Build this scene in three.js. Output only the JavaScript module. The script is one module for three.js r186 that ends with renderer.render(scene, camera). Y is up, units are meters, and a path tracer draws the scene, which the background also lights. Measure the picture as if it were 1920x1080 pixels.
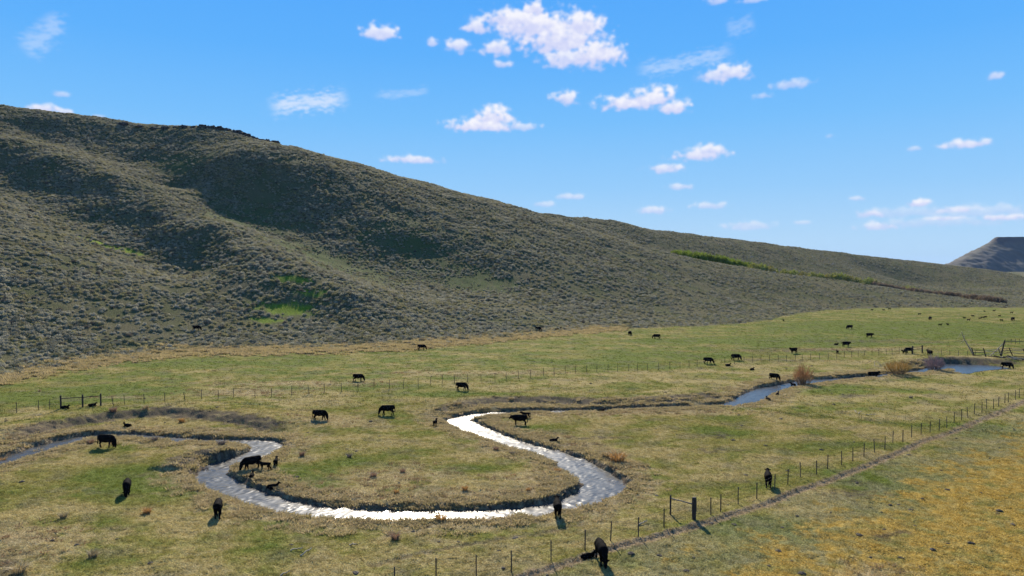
import * as THREE from 'three';
import { createNoise2D, createNoise3D } from 'simplex-noise';
import { MarchingCubes } from 'three/addons/objects/MarchingCubes.js';
import { mergeGeometries, mergeVertices } from 'three/addons/utils/BufferGeometryUtils.js';

// ---------------------------------------------------------------- camera, sun, exposure, sky
const scene = new THREE.Scene();
const camera = new THREE.PerspectiveCamera(43.0, 16 / 9, 0.5, 12000);
camera.position.set(0, 17.5, 0);
camera.rotation.set(-Math.atan(40 / 1371), 0, 0);
const renderer = new THREE.WebGLRenderer({ antialias: true });
renderer.toneMapping = THREE.LinearToneMapping;
renderer.toneMappingExposure = 1.9;
renderer.shadowMap.enabled = true;
const SUN_AZ = -7, SUN_EL = 31, rad = Math.PI / 180;
const sunDir = new THREE.Vector3(Math.sin(SUN_AZ * rad) * Math.cos(SUN_EL * rad), Math.sin(SUN_EL * rad), -Math.cos(SUN_AZ * rad) * Math.cos(SUN_EL * rad));
const sun = new THREE.DirectionalLight(new THREE.Color().setRGB(1, 0.9, 0.74), 5);
sun.position.copy(sunDir).multiplyScalar(400).add(new THREE.Vector3(0, 0, -120));
sun.target.position.set(0, 0, -120);
sun.castShadow = true;
sun.shadow.mapSize.set(4096, 4096);
Object.assign(sun.shadow.camera, { left: -260, right: 260, top: 260, bottom: -260, near: 1, far: 1200 });
scene.add(sun, sun.target);

function rng(seed) { return () => { seed = (seed + 0x6d2b79f5) | 0; let t = Math.imul(seed ^ (seed >>> 15), 1 | seed); t = (t + Math.imul(t ^ (t >>> 7), 61 | t)) ^ t; return ((t ^ (t >>> 14)) >>> 0) / 4294967296; }; }
const n2 = createNoise2D(rng(11)), n2b = createNoise2D(rng(23)), n3 = createNoise3D(rng(37));
const fbm = (x, y, o = 4) => { let s = 0, a = 0.5; for (let i = 0; i < o; i++) { s += a * n2(x, y); x = x * 2.03 + 17.1; y = y * 2.03 - 9.7; a *= 0.5; } return s; };
const clamp = (v, a = 0, b = 1) => Math.min(b, Math.max(a, v));
const smooth = (a, b, v) => { const t = clamp((v - a) / (b - a)); return t * t * (3 - 2 * t); };
const lerp = (a, b, t) => a + (b - a) * t;
const mix3 = (a, b, t) => [lerp(a[0], b[0], t), lerp(a[1], b[1], t), lerp(a[2], b[2], t)];

const CLOUDS = [[1.655,17.915,4.119,1.251,1.0],[3.721,17.03,3.893,1.557,1.0],[6.394,15.838,2.522,1.275,1.0],[0.0,18.439,2.893,0.734,1.0],[5.158,17.928,2.045,1.1,1.0],[1.654,19.092,0.991,0.655,1.0],[-2.77,17.902,1.24,0.554,0.9],[-1.242,16.383,1.491,0.752,0.9],[-0.746,15.245,0.829,0.305,0.7],[4.136,15.627,2.055,0.907,0.9],[-10.197,17.179,1.611,0.624,0.9],[-6.146,16.71,0.533,0.336,0.7],[-4.257,16.532,0.99,0.6,0.85],[-2.284,10.743,3.571,0.596,1.0],[-1.578,11.304,1.827,0.948,1.0],[0.831,10.671,1.411,0.279,0.6],[4.142,12.735,1.236,0.585,0.9],[9.055,12.264,2.65,0.659,1.0],[10.745,12.512,2.225,0.922,1.0],[12.342,11.828,1.418,0.539,1.0],[16.218,14.074,1.967,0.741,0.9],[15.182,13.956,1.152,0.522,0.8],[20.626,12.966,1.581,0.366,0.55],[18.797,12.294,0.814,0.261,0.5],[21.35,12.905,0.787,0.364,0.55],[-7.772,8.143,2.381,0.361,0.85],[14.333,8.319,2.317,0.549,0.95],[15.031,8.606,1.31,0.468,0.9],[11.814,7.369,1.664,0.399,0.8],[12.776,5.986,1.182,0.28,0.6],[14.985,4.498,1.62,0.319,0.55],[10.912,4.247,1.598,0.325,0.65],[4.573,5.38,1.074,0.287,0.55],[2.416,4.775,1.081,0.247,0.45],[31.814,7.999,1.708,0.345,0.9],[28.623,7.939,0.637,0.178,0.45],[33.248,12.153,0.633,0.296,0.65],[23.239,9.196,0.489,0.148,0.3],[26.156,3.66,1.328,0.335,0.85],[28.995,4.255,0.822,0.325,0.95],[31.428,3.692,2.365,0.318,0.9],[33.801,3.114,1.693,0.276,0.9],[26.503,2.759,1.646,0.334,0.7],[30.517,3.156,1.999,0.25,0.8],[17.76,2.975,2.24,0.395,0.45],[25.127,4.74,0.679,0.187,0.5],[21.637,3.135,0.931,0.154,0.4],[-32.522,10.178,1.015,0.404,0.95],[-31.268,10.144,0.488,0.273,0.8],[-31.522,11.237,0.546,0.203,0.5],[-29.323,10.03,0.444,0.14,0.4],[30.21,2.951,4.451,0.43,0.3],[32.331,3.586,3.705,0.49,0.35],[27.973,3.675,3.458,0.439,0.3],[15.562,19.048,0.916,0.316,0.6],[18.061,18.852,1.114,0.244,0.5]];
const WISPS = [[[-18.43,11.57],[-16.16,12.09],[-14.23,12.27],[-12.26,12.91],[1.0,0.62]],[[-33.77,13.67],[-32.6,14.6],[-31.9,15.55],[-32.42,16.29],[1.1,0.3]],[[9.45,14.71],[12.24,14.95],[14.98,15.38],[17.08,15.74],[0.8,0.34]],[[16.11,17.04],[17.25,17.24],[18.37,17.42],[0.9,0.2]],[[-10.66,12.82],[-7.83,13.08],[-6.2,13.43],[0.5,0.22]],[[-4.13,16.16],[-2.28,16.34],[0.1,0.1]]];
function makeSky() {
  const W = 4096, Hh = 2048, d = new Float32Array(W * Hh * 4);
  // clear air by elevation in degrees
  const air = [[0, 0.50, 0.72, 0.94], [2, 0.46, 0.70, 0.95], [6, 0.31, 0.61, 0.97], [11, 0.19, 0.525, 0.98], [16, 0.118, 0.445, 0.98], [21, 0.09, 0.395, 0.97], [35, 0.07, 0.29, 0.82], [60, 0.075, 0.225, 0.58], [90, 0.07, 0.195, 0.49]];
  const airAt = (e) => { let i = 0; while (i < air.length - 2 && e > air[i + 1][0]) i++; const t = clamp((e - air[i][0]) / (air[i + 1][0] - air[i][0])); return [1, 2, 3].map((k) => lerp(air[i][k], air[i + 1][k], t)); };
  const uAz = (u) => { let az = ((u + 0.5) / W - 0.5) * 360 + 90; if (az > 180) az -= 360; return az; };   // azimuth from -z, to the right
  for (let v = 0; v < Hh; v++) {
    const e = ((v + 0.5) / Hh - 0.5) * 180, c = airAt(Math.max(e, 0));
    for (let u = 0; u < W; u++) { const o = (v * W + u) * 4; d[o] = c[0]; d[o + 1] = c[1]; d[o + 2] = c[2]; d[o + 3] = 1; }
  }
  const put = (az, e, f) => {   // f(mixed colour) at the texel
    const u = Math.round(((az - 90) / 360 + 0.5) * W - 0.5), v = Math.round((e / 180 + 0.5) * Hh - 0.5);
    if (v < Hh / 2 || v >= Hh) return; const o = (v * W + ((u % W) + W) % W) * 4; f(o);
  };
  const STEP = 360 / W;
  // the rest of the sky carries the same kind of scattered small clouds as the part in view
  const R = rng(91), clouds = [...CLOUDS];
  for (let i = 0; i < 150; i++) {
    const az = R() * 360 - 180, el = 2.5 + 40 * R() ** 1.6, k = el / 14;
    if (Math.abs(az) < 41 && el < 25) continue;
    const w = (0.8 + 2.4 * R()) * (0.6 + 0.6 * k), m = 1 + Math.floor(R() * 3);
    for (let j = 0; j < m; j++) clouds.push([az + (R() - 0.5) * w * 1.4, el + (R() - 0.5) * w * 0.25, w * (0.5 + 0.5 * R()), w * (0.2 + 0.16 * R()), 0.6 + 0.4 * R()]);
  }
  const dens = new Map();
  for (const [az, el, w, h, s] of clouds) {
    const mx = w * 1.9, my = h * 2.1;
    for (let e = Math.floor((el - my) / STEP) * STEP; e <= el + my; e += STEP) for (let a = Math.floor((az - mx) / STEP) * STEP; a <= az + mx; a += STEP) {
      const warp = fbm(a * 0.9 + 40, e * 1.1, 3) * 0.35, x = (a - az) / w + warp, y0 = (e - el) / h + fbm(a * 0.9 - 20, e * 1.1 + 30, 3) * 0.3, y = y0 < 0 ? y0 * 1.25 : y0 * 0.85;
      const q = 1.12 - Math.sqrt(x * x + y * y);
      if (q < -0.6) continue;
      const key = Math.round(e / STEP) * 8192 + (((Math.round(a / STEP) % W) + W) % W);
      const old = dens.get(key), v = q, lift = clamp(0.5 + 0.5 * y0, 0, 1);
      if (!old) dens.set(key, [v, s, lift, a, e]);
      else { const k = 0.25, t = clamp(0.5 + 0.5 * (v - old[0]) / k); old[0] = lerp(old[0], v, t) + k * t * (1 - t); old[1] = lerp(old[1], s, t); old[2] = lerp(old[2], lift, t); }
    }
  }
  for (const [q, s, lift, a, e] of dens.values()) {
    const n = fbm(a * 0.7, e * 0.95, 3), n5 = fbm(a * 1.6 + 9, e * 2.0, 2);
    const v = q + n * 0.5 + n5 * 0.16;
    const body = smooth(-0.02, 0.7, v) ** 1.35, al = s * body * 0.96;
    if (al <= 0.002) continue;
    const bright = clamp(lift * 1.05 + n5 * 0.16 + n * 0.3 - 0.05 + 0.08 * (v - 0.5));
    const c = mix3([0.66, 0.69, 0.95], [0.96, 0.95, 1.0], smooth(0.25, 0.95, bright));
    put(a, e, (o) => { for (let k = 0; k < 3; k++) d[o + k] = lerp(d[o + k], c[k], al); });
  }
  // thin high streaks
  for (const wisp of WISPS) {
    const [width, s] = wisp[wisp.length - 1], p = wisp.slice(0, -1);
    const mina = Math.min(...p.map((q) => q[0])) - 2, maxa = Math.max(...p.map((q) => q[0])) + 2, mine = Math.min(...p.map((q) => q[1])) - 2, maxe = Math.max(...p.map((q) => q[1])) + 2;
    for (let e = mine; e < maxe; e += STEP) for (let a = mina; a < maxa; a += STEP) {
      let best = 9, at = 0;
      for (let i = 0; i + 1 < p.length; i++) { const dx = p[i + 1][0] - p[i][0], dy = p[i + 1][1] - p[i][1], t = clamp(((a - p[i][0]) * dx + (e - p[i][1]) * dy) / (dx * dx + dy * dy)), g = Math.hypot(a - p[i][0] - dx * t, e - p[i][1] - dy * t); if (g < best) { best = g; at = (i + t) / (p.length - 1); } }
      const al = s * smooth(1, 0, best / width + 0.75 * fbm(a * 0.7 + e * 0.9, e * 3.2 - a * 0.8, 4) + 0.1) * smooth(0, 0.2, at + 0.02) * smooth(1, 0.75, at);
      if (al > 0.003) put(a, e, (o) => { for (let k = 0; k < 3; k++) d[o + k] = lerp(d[o + k], [0.86, 0.9, 1.0][k], al); });
    }
  }
  for (let i = 0; i < d.length; i++) if (i % 4 < 3) d[i] *= 1 / renderer.toneMappingExposure;   // the values above are what the photograph shows
  const t = new THREE.DataTexture(d, W, Hh, THREE.RGBAFormat, THREE.FloatType);
  t.mapping = THREE.EquirectangularReflectionMapping; t.magFilter = THREE.LinearFilter; t.minFilter = THREE.LinearFilter; t.needsUpdate = true;
  return t;
}
scene.background = makeSky();
scene.environment = scene.background;
console.log('sky');

// positions in metres, measured on the ground: x to the right, z towards the viewer
const HILL = [[-82.15,0,-91.85],[-65.72,0,-73.48],[-76.4,0,-85.42],[-78.97,0,-101.67],[-63.18,0,-81.34],[-73.44,0,-94.56],[-77.81,0,-110.66],[-62.25,0,-88.53],[-72.36,0,-102.91],[-78.0,0,-118.37],[-62.4,0,-94.69],[-72.54,0,-110.08],[-77.4,0,-125.87],[-61.92,0,-100.7],[-71.98,0,-117.06],[-73.61,0,-135.93],[-58.89,0,-108.74],[-68.46,0,-126.41],[-67.67,0,-146.81],[-54.13,0,-117.45],[-62.93,0,-136.53],[-55.8,0,-149.57],[-44.64,0,-119.66],[-51.9,0,-139.1],[-39.89,0,-151.47],[-31.91,0,-121.18],[-37.1,0,-140.87],[-24.19,0,-157.47],[-19.35,0,-125.98],[-22.49,0,-146.45],[-7.5,0,-171.01],[-6.0,0,-136.81],[-6.98,0,-159.04],[12.51,0,-190.07],[10.0,0,-152.05],[11.63,0,-176.76],[31.42,0,-204.73],[25.14,0,-163.78],[29.22,0,-190.4],[49.58,0,-211.99],[39.66,0,-169.59],[46.11,0,-197.15],[68.08,0,-221.83],[54.47,0,-177.47],[63.32,0,-206.3],[84.04,0,-239.62],[67.23,0,-191.69],[78.15,0,-222.85],[107.43,0,-272.36],[85.95,0,-217.89],[99.91,0,-253.3],[129.68,0,-295.95],[103.75,0,-236.76],[120.61,0,-275.23],[152.63,0,-307.35],[122.1,0,-245.88],[141.94,0,-285.83],[218.27,0,-311.35],[174.62,0,-249.08],[203.0,0,-289.55],[304.68,0,-311.35],[243.74,0,-249.08],[283.35,0,-289.55],[-340.12,107.23,-385.0],[-394.54,105.73,-446.6],[-297.91,104.02,-388.0],[-345.57,102.52,-450.08],[-271.24,102.23,-390.0],[-314.64,100.73,-452.4],[-244.3,98.71,-392.0],[-283.39,97.21,-454.72],[-217.06,95.15,-394.0],[-251.79,93.65,-457.04],[-189.51,91.55,-396.0],[-219.84,90.05,-459.36],[-177.03,92.6,-397.0],[-205.35,91.1,-460.52],[-161.2,92.02,-397.0],[-186.99,90.52,-460.52],[-150.08,90.49,-398.0],[-174.1,88.99,-461.68],[-138.59,85.9,-398.0],[-160.76,84.4,-461.68],[-127.06,83.6,-398.0],[-147.39,82.1,-461.68],[-109.77,78.43,-398.0],[-127.34,76.93,-461.68],[-92.7,74.26,-399.0],[-107.54,72.76,-462.84],[-58.12,65.14,-400.0],[-67.42,63.64,-464.0],[-17.45,55.0,-400.0],[-20.24,53.5,-464.0],[0.0,50.65,-400.0],[0.0,49.15,-464.0],[11.64,47.17,-400.0],[13.5,45.67,-464.0],[-544.2,85.79,-616.0],[-390.89,78.97,-627.2],[-283.24,74.08,-635.2],[-221.74,68.72,-636.8],[-148.33,59.41,-638.4],[0.0,40.52,-640.0],[29.26,41.48,-402.0],[31.44,40.67,-432.0],[50.01,35.14,-404.0],[53.72,33.85,-434.0],[70.98,29.03,-406.0],[76.23,27.28,-436.0],[89.2,24.04,-408.0],[95.76,21.92,-438.0],[111.12,19.9,-412.0],[119.21,17.48,-442.0],[133.47,15.98,-416.0],[143.09,13.27,-446.0],[158.53,12.62,-418.0],[169.91,9.67,-448.0],[182.96,9.58,-418.0],[196.09,6.41,-448.0],[205.42,6.03,-414.0],[220.3,4.19,-444.0],[220.35,3.21,-408.0],[236.55,1.16,-438.0],[233.44,1.28,-390.0],[251.4,-0.97,-420.0],[230.67,0.66,-355.0],[250.17,-1.76,-385.0],[21.83,52.77,-500.0],[25.1,47.77,-575.0],[32.74,21.11,-750.0],[52.98,51.54,-520.0],[60.92,46.54,-598.0],[79.46,20.62,-780.0],[73.29,50.27,-530.0],[84.28,45.27,-609.5],[109.93,20.11,-795.0],[90.41,46.97,-540.0],[103.97,41.97,-621.0],[135.61,18.79,-810.0],[141.12,42.39,-570.0],[162.28,37.39,-655.5],[211.67,16.96,-855.0],[192.28,38.47,-600.0],[221.12,33.47,-690.0],[288.42,15.39,-900.0],[251.78,33.81,-640.0],[289.55,28.81,-736.0],[377.68,13.52,-960.0],[307.21,30.38,-680.0],[353.29,25.38,-782.0],[460.82,12.15,-1020.0],[356.82,26.94,-720.0],[410.35,21.94,-828.0],[535.23,10.78,-1080.0],[420.73,23.75,-780.0],[483.84,18.75,-897.0],[631.09,9.5,-1170.0],[510.99,18.75,-860.0],[587.64,13.75,-989.0],[766.49,7.5,-1290.0],[-216.78,71.22,-311.29],[-188.78,63.14,-302.42],[-159.8,53.65,-289.44],[-128.89,41.31,-268.54],[-103.31,31.39,-244.7],[-80.41,22.42,-225.21],[-60.5,15.23,-207.39],[-45.42,10.41,-194.46],[-239.95,84.12,-367.62],[-212.58,77.31,-361.7],[-181.16,66.54,-346.54],[-145.7,51.71,-318.21],[-112.67,37.94,-286.78],[-90.81,29.34,-271.11],[-70.43,21.58,-254.32],[-54.04,15.41,-239.05],[-37.83,10.1,-225.37],[-128.14,67.77,-333.09],[-107.49,58.37,-321.69],[-81.97,49.82,-313.26],[-54.77,43.73,-313.74],[-23.2,37.91,-318.85],[9.25,29.75,-317.52],[40.39,22.73,-326.05],[66.41,16.08,-325.29],[-204.25,56.21,-292.94],[-171.95,44.48,-275.03],[-141.74,33.35,-256.25],[-115.47,23.01,-236.55],[-95.2,15.6,-217.58],[-187.28,43.99,-243.1],[-157.81,34.75,-225.96],[-133.27,26.02,-212.8],[-113.15,18.66,-199.0],[-95.83,12.71,-187.64],[-34.81,23.64,-281.05],[-15.57,16.53,-266.84],[0.0,11.83,-259.21],[-54.93,33.34,-290.25],[-33.6,28.42,-288.35],[-12.25,21.99,-280.24],[7.87,15.14,-269.66],[-50.31,6.62,-191.36],[-28.92,5.67,-198.02],[-4.69,4.95,-214.13],[24.0,3.78,-234.74],[52.35,2.43,-247.16],[84.62,1.49,-263.32],[127.33,1.26,-311.38],[259.19,1.5,-480.0],[334.79,3.0,-620.0],[485.98,4,-900.0],[311.73,1.5,-480.0],[402.65,3.0,-620.0],[584.49,4,-900.0],[364.27,1.5,-480.0],[470.51,3.0,-620.0],[683.0,4,-900.0],[469.35,1.5,-480.0],[606.24,3.0,-620.0],[880.02,4,-900.0],[-330,30,-60],[-420,95,-220],[-300,0,120],[420,0,-200],[500,6,-500],[300,0,80],[0,0,150],[-520,80,-500],[0,20,-900],[500,4,-1000],[700,3,-1100],[620,4,-820],[560,3,-620],[-500,60,-1000]];
const FOOT = [[-41.81,123.23],[-37.84,128.74],[-35.11,135.28],[-33.39,141.76],[-31.59,147.77],[-28.44,154.58],[-24.75,161.65],[-20.46,159.64],[-14.75,156.63],[-8.73,159.32],[-2.51,171.17],[3.76,190.48],[8.73,207.13],[13.16,217.71],[17.06,232.04],[19.33,253.93],[21.53,292.79],[23.66,323.11],[26.41,343.16],[35.03,380.24],[44.38,435.62]];
const RIDGE = [[1.67,53.85],[2.5,52.77],[5.82,51.54],[7.87,50.27],[9.5,46.97],[13.91,42.39],[17.77,38.47],[21.48,33.81],[24.31,30.38],[26.36,26.94],[28.34,23.75],[30.72,18.75]];
const CREST_ROCK = [[-180.45,91.08,-395.0],[-176.14,91.93,-395.0],[-171.27,91.93,-395.0],[-166.12,91.65,-395.0],[-161.83,91.08,-395.0],[-157.53,91.08,-395.0],[-153.25,90.23,-395.0],[-148.96,89.37,-395.0],[-145.54,87.95,-395.0],[-142.4,86.24,-395.0],[-140.41,85.38,-395.0],[-137.54,85.1,-395.0],[-134.68,84.81,-395.0],[-131.82,84.53,-395.0],[-129.53,83.67,-395.0],[-127.25,82.53,-395.0],[-156.12,89.09,-395.0],[-147.55,87.38,-395.0],[-186.18,90.79,-395.0],[-192.75,91.65,-395.0],[-199.89,93.07,-395.0],[-208.47,94.21,-395.0]];
const STREAM = [[75.15,-128.32,1.6,0.8,0.8],[70.12,-124.37,1.4,0.8,0.8],[63.62,-120.66,1.3,0.8,0.8],[56.63,-117.17,1.3,0.6,1.0],[50.51,-114.95,1.5,0.5,1.6],[45.86,-112.81,1.7,0.5,2.0],[40.64,-108.76,1.7,0.5,2.2],[36.54,-104.99,1.9,0.6,2.4],[33.2,-100.22,2.0,0.6,2.4],[30.57,-95.86,1.9,0.8,1.2],[27.35,-93.27,1.5,0.6,0.5],[22.9,-91.85,1.1,0.6,0.4],[15.92,-90.48,1.1,0.6,0.4],[9.22,-89.81,1.1,0.6,0.4],[2.61,-88.82,1.1,0.6,0.4],[-1.93,-87.85,1.5,0.6,0.5],[-4.75,-86.29,1.6,0.5,0.6],[-6.05,-84.18,1.8,0.8,0.5],[-4.78,-81.35,1.7,2.2,0.5],[-2.57,-77.69,1.5,2.4,0.5],[0.0,-73.66,1.4,2.0,0.5],[2.59,-70.64,1.4,1.6,0.5],[4.74,-67.86,1.6,2.0,0.5],[6.17,-64.58,1.9,2.2,0.5],[7.21,-61.3,2.2,1.6,0.5],[7.57,-59.48,2.2,1.0,0.8],[6.64,-57.08,1.9,0.6,1.2],[5.07,-55.11,1.6,0.5,1.5],[3.36,-53.76,1.5,0.5,0.9],[0.77,-52.58,1.4,0.9,0.6],[-2.29,-51.9,1.4,0.9,0.5],[-6.09,-51.67,1.4,0.9,0.5],[-9.92,-51.79,1.4,0.9,0.5],[-13.91,-52.47,1.4,0.9,0.6],[-16.66,-53.88,1.5,0.5,1.2],[-19.53,-55.88,1.4,0.5,2.0],[-22.63,-58.61,1.4,0.5,2.0],[-24.87,-60.83,1.5,0.6,1.6],[-25.96,-63.06,1.5,0.7,0.8],[-25.85,-65.64,1.4,1.0,0.5],[-24.9,-68.05,1.4,1.2,0.5],[-24.17,-70.03,1.6,1.4,0.6],[-24.11,-71.69,1.8,0.8,1.2],[-25.61,-73.44,1.7,0.6,1.0],[-28.21,-73.89,1.3,0.5,0.5],[-31.02,-74.11,1.2,0.5,0.5],[-34.6,-74.8,1.2,0.5,0.5],[-38.48,-75.98,1.2,0.5,0.6],[-42.09,-76.46,1.3,0.5,0.8],[-44.62,-75.5,1.5,0.5,1.6],[-45.69,-73.21,1.6,0.6,1.8],[-46.16,-69.82,1.5,0.6,1.6],[-46.81,-66.36,1.5,0.6,1.2],[-48.05,-62.25,1.5,0.8,1.0],[-51.23,-57.08,1.5,0.8,0.8],[-55.98,-55.11,1.5,0.8,0.8]];
const POND = [[77.53,-133.25],[81.92,-133.25],[86.85,-130.39],[86.89,-128.32],[82.3,-126.32],[78.09,-123.74],[75.5,-121.88],[75.83,-123.74],[77.37,-127.64],[76.49,-129.0]];
const SCARP = [{"h":0.65,"run":9,"line":[[-48.22,-71.38],[-49.47,-75.72],[-49.28,-79.0],[-46.36,-83.16],[-42.19,-85.87],[-35.75,-84.04],[-30.16,-80.61],[-26.58,-78.74],[-23.12,-76.45]]},{"h":0.5,"run":9,"line":[[-8.88,-83.45],[-7.99,-87.13],[-5.95,-90.1],[-2.72,-92.92],[3.43,-93.66],[12.89,-92.56],[20.68,-94.03],[27.27,-97.9],[31.53,-101.24]]},{"h":0.5,"run":3.5,"line":[[-28.27,-62.02],[-28.31,-64.74],[-27.48,-66.19],[-25.83,-65.1]]},{"h":0.7,"run":8,"line":[[68.19,-125.87],[75.99,-131.43],[82.16,-133.64],[86.56,-132.89],[92.29,-129.99]]}];
const TRAIL = [[[-10.3,-34.8],[-4.52,-38.22],[1.22,-41.18],[4.5,-43.55],[8.13,-45.94],[11.3,-47.9],[13.47,-49.41],[16.86,-52.03],[20.72,-55.2],[24.89,-58.34],[29.18,-62.02],[34.23,-66.56],[39.72,-71.17],[48.54,-78.74],[56.48,-85.56],[66.17,-94.03],[82.02,-107.66]],[[-8.13,-42.37],[-5.24,-44.37],[-2.04,-46.03],[1.39,-47.23],[4.69,-49.0]]];
const NEARPOSTS = [[-6.37,-39.18],[-4.24,-40.4],[-2.03,-40.96],[-0.03,-41.54],[2.32,-42.99],[4.51,-44.63],[6.25,-45.85],[8.17,-46.76],[10.14,-48.3],[13.95,-50.8],[14.88,-51.69],[16.72,-53.57],[18.56,-54.95],[20.51,-56.66],[22.08,-58.06],[23.86,-59.98],[25.63,-61.06],[27.27,-62.68],[29.16,-64.21],[30.82,-65.64],[32.46,-66.94],[34.21,-68.49],[35.78,-69.7],[37.54,-71.6],[38.89,-72.26],[40.6,-73.83],[42.36,-75.24],[43.99,-76.45],[45.83,-77.96],[47.56,-79.53],[49.53,-81.44],[51.25,-82.87],[52.89,-84.34],[54.8,-86.18],[56.5,-87.45],[58.36,-89.43],[59.43,-89.76],[60.94,-91.14],[62.95,-92.92],[63.92,-93.66],[65.84,-95.16],[67.41,-96.71],[69.52,-98.72],[71.8,-100.81]];
const NEARBRACE = [[11.13,-50.91],[12.52,-49.83]];
const FARPOSTS = [[-60.22,-84.64],[-58.93,-86.49],[-57.58,-88.43],[-56.43,-88.76],[-49.92,-91.14],[-49.14,-92.2],[-46.82,-92.56],[-44.7,-93.66],[-42.42,-94.4],[-40.92,-95.93],[-38.74,-95.93],[-37.45,-97.9],[-34.44,-97.5],[-32.49,-98.31],[-30.0,-99.13],[-27.84,-99.96],[-26.11,-101.24],[-23.94,-102.11],[-21.81,-102.99],[-20.06,-105.74],[-17.66,-104.81],[-15.87,-106.21],[-13.63,-105.74],[-12.14,-107.66],[-10.33,-107.66],[-8.67,-109.64],[-6.73,-110.66],[-4.75,-111.7],[-2.63,-112.23],[-0.91,-112.76],[1.01,-114.38],[2.95,-114.94],[5.01,-116.06],[6.71,-116.06],[8.67,-118.37],[10.31,-118.37],[12.32,-120.16],[13.99,-120.16],[16.0,-121.38],[17.6,-121.38],[19.56,-122.0],[21.1,-122.63],[22.8,-122.63],[24.82,-123.27],[26.99,-124.56],[28.72,-124.56],[30.75,-126.54],[32.31,-127.22],[34.27,-127.9],[35.96,-129.29],[37.96,-129.99],[39.89,-130.71],[41.84,-131.43],[43.87,-132.89],[45.68,-133.64],[47.24,-133.64],[48.81,-133.64],[50.37,-133.64],[52.23,-134.39],[53.81,-135.16],[56.02,-136.71],[58.06,-137.49],[60.01,-138.29],[61.63,-138.29],[63.78,-139.92],[65.6,-140.74],[67.23,-141.58],[68.78,-142.42],[70.76,-143.28],[72.56,-144.15],[74.49,-145.02],[75.65,-145.02],[77.5,-145.91],[78.78,-145.91],[83.27,-145.91],[84.39,-143.28],[85.05,-141.58],[86.2,-140.74],[87.43,-139.92],[88.45,-139.1]];
const FARBRACE = [[-55.27,-89.09],[-53.18,-90.1],[-51.52,-91.14],[80.17,-145.91],[82.6,-146.81]];
const CORRAL = [[88.45,-139.1],[91.66,-140.74],[95.67,-142.42],[97.96,-142.42],[100.07,-141.58],[103.08,-141.58]];
const UPFENCE = [[110.92,-163.96],[113.01,-165.1],[113.98,-165.1],[114.95,-165.1],[116.84,-166.25],[118.18,-166.25]];
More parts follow.
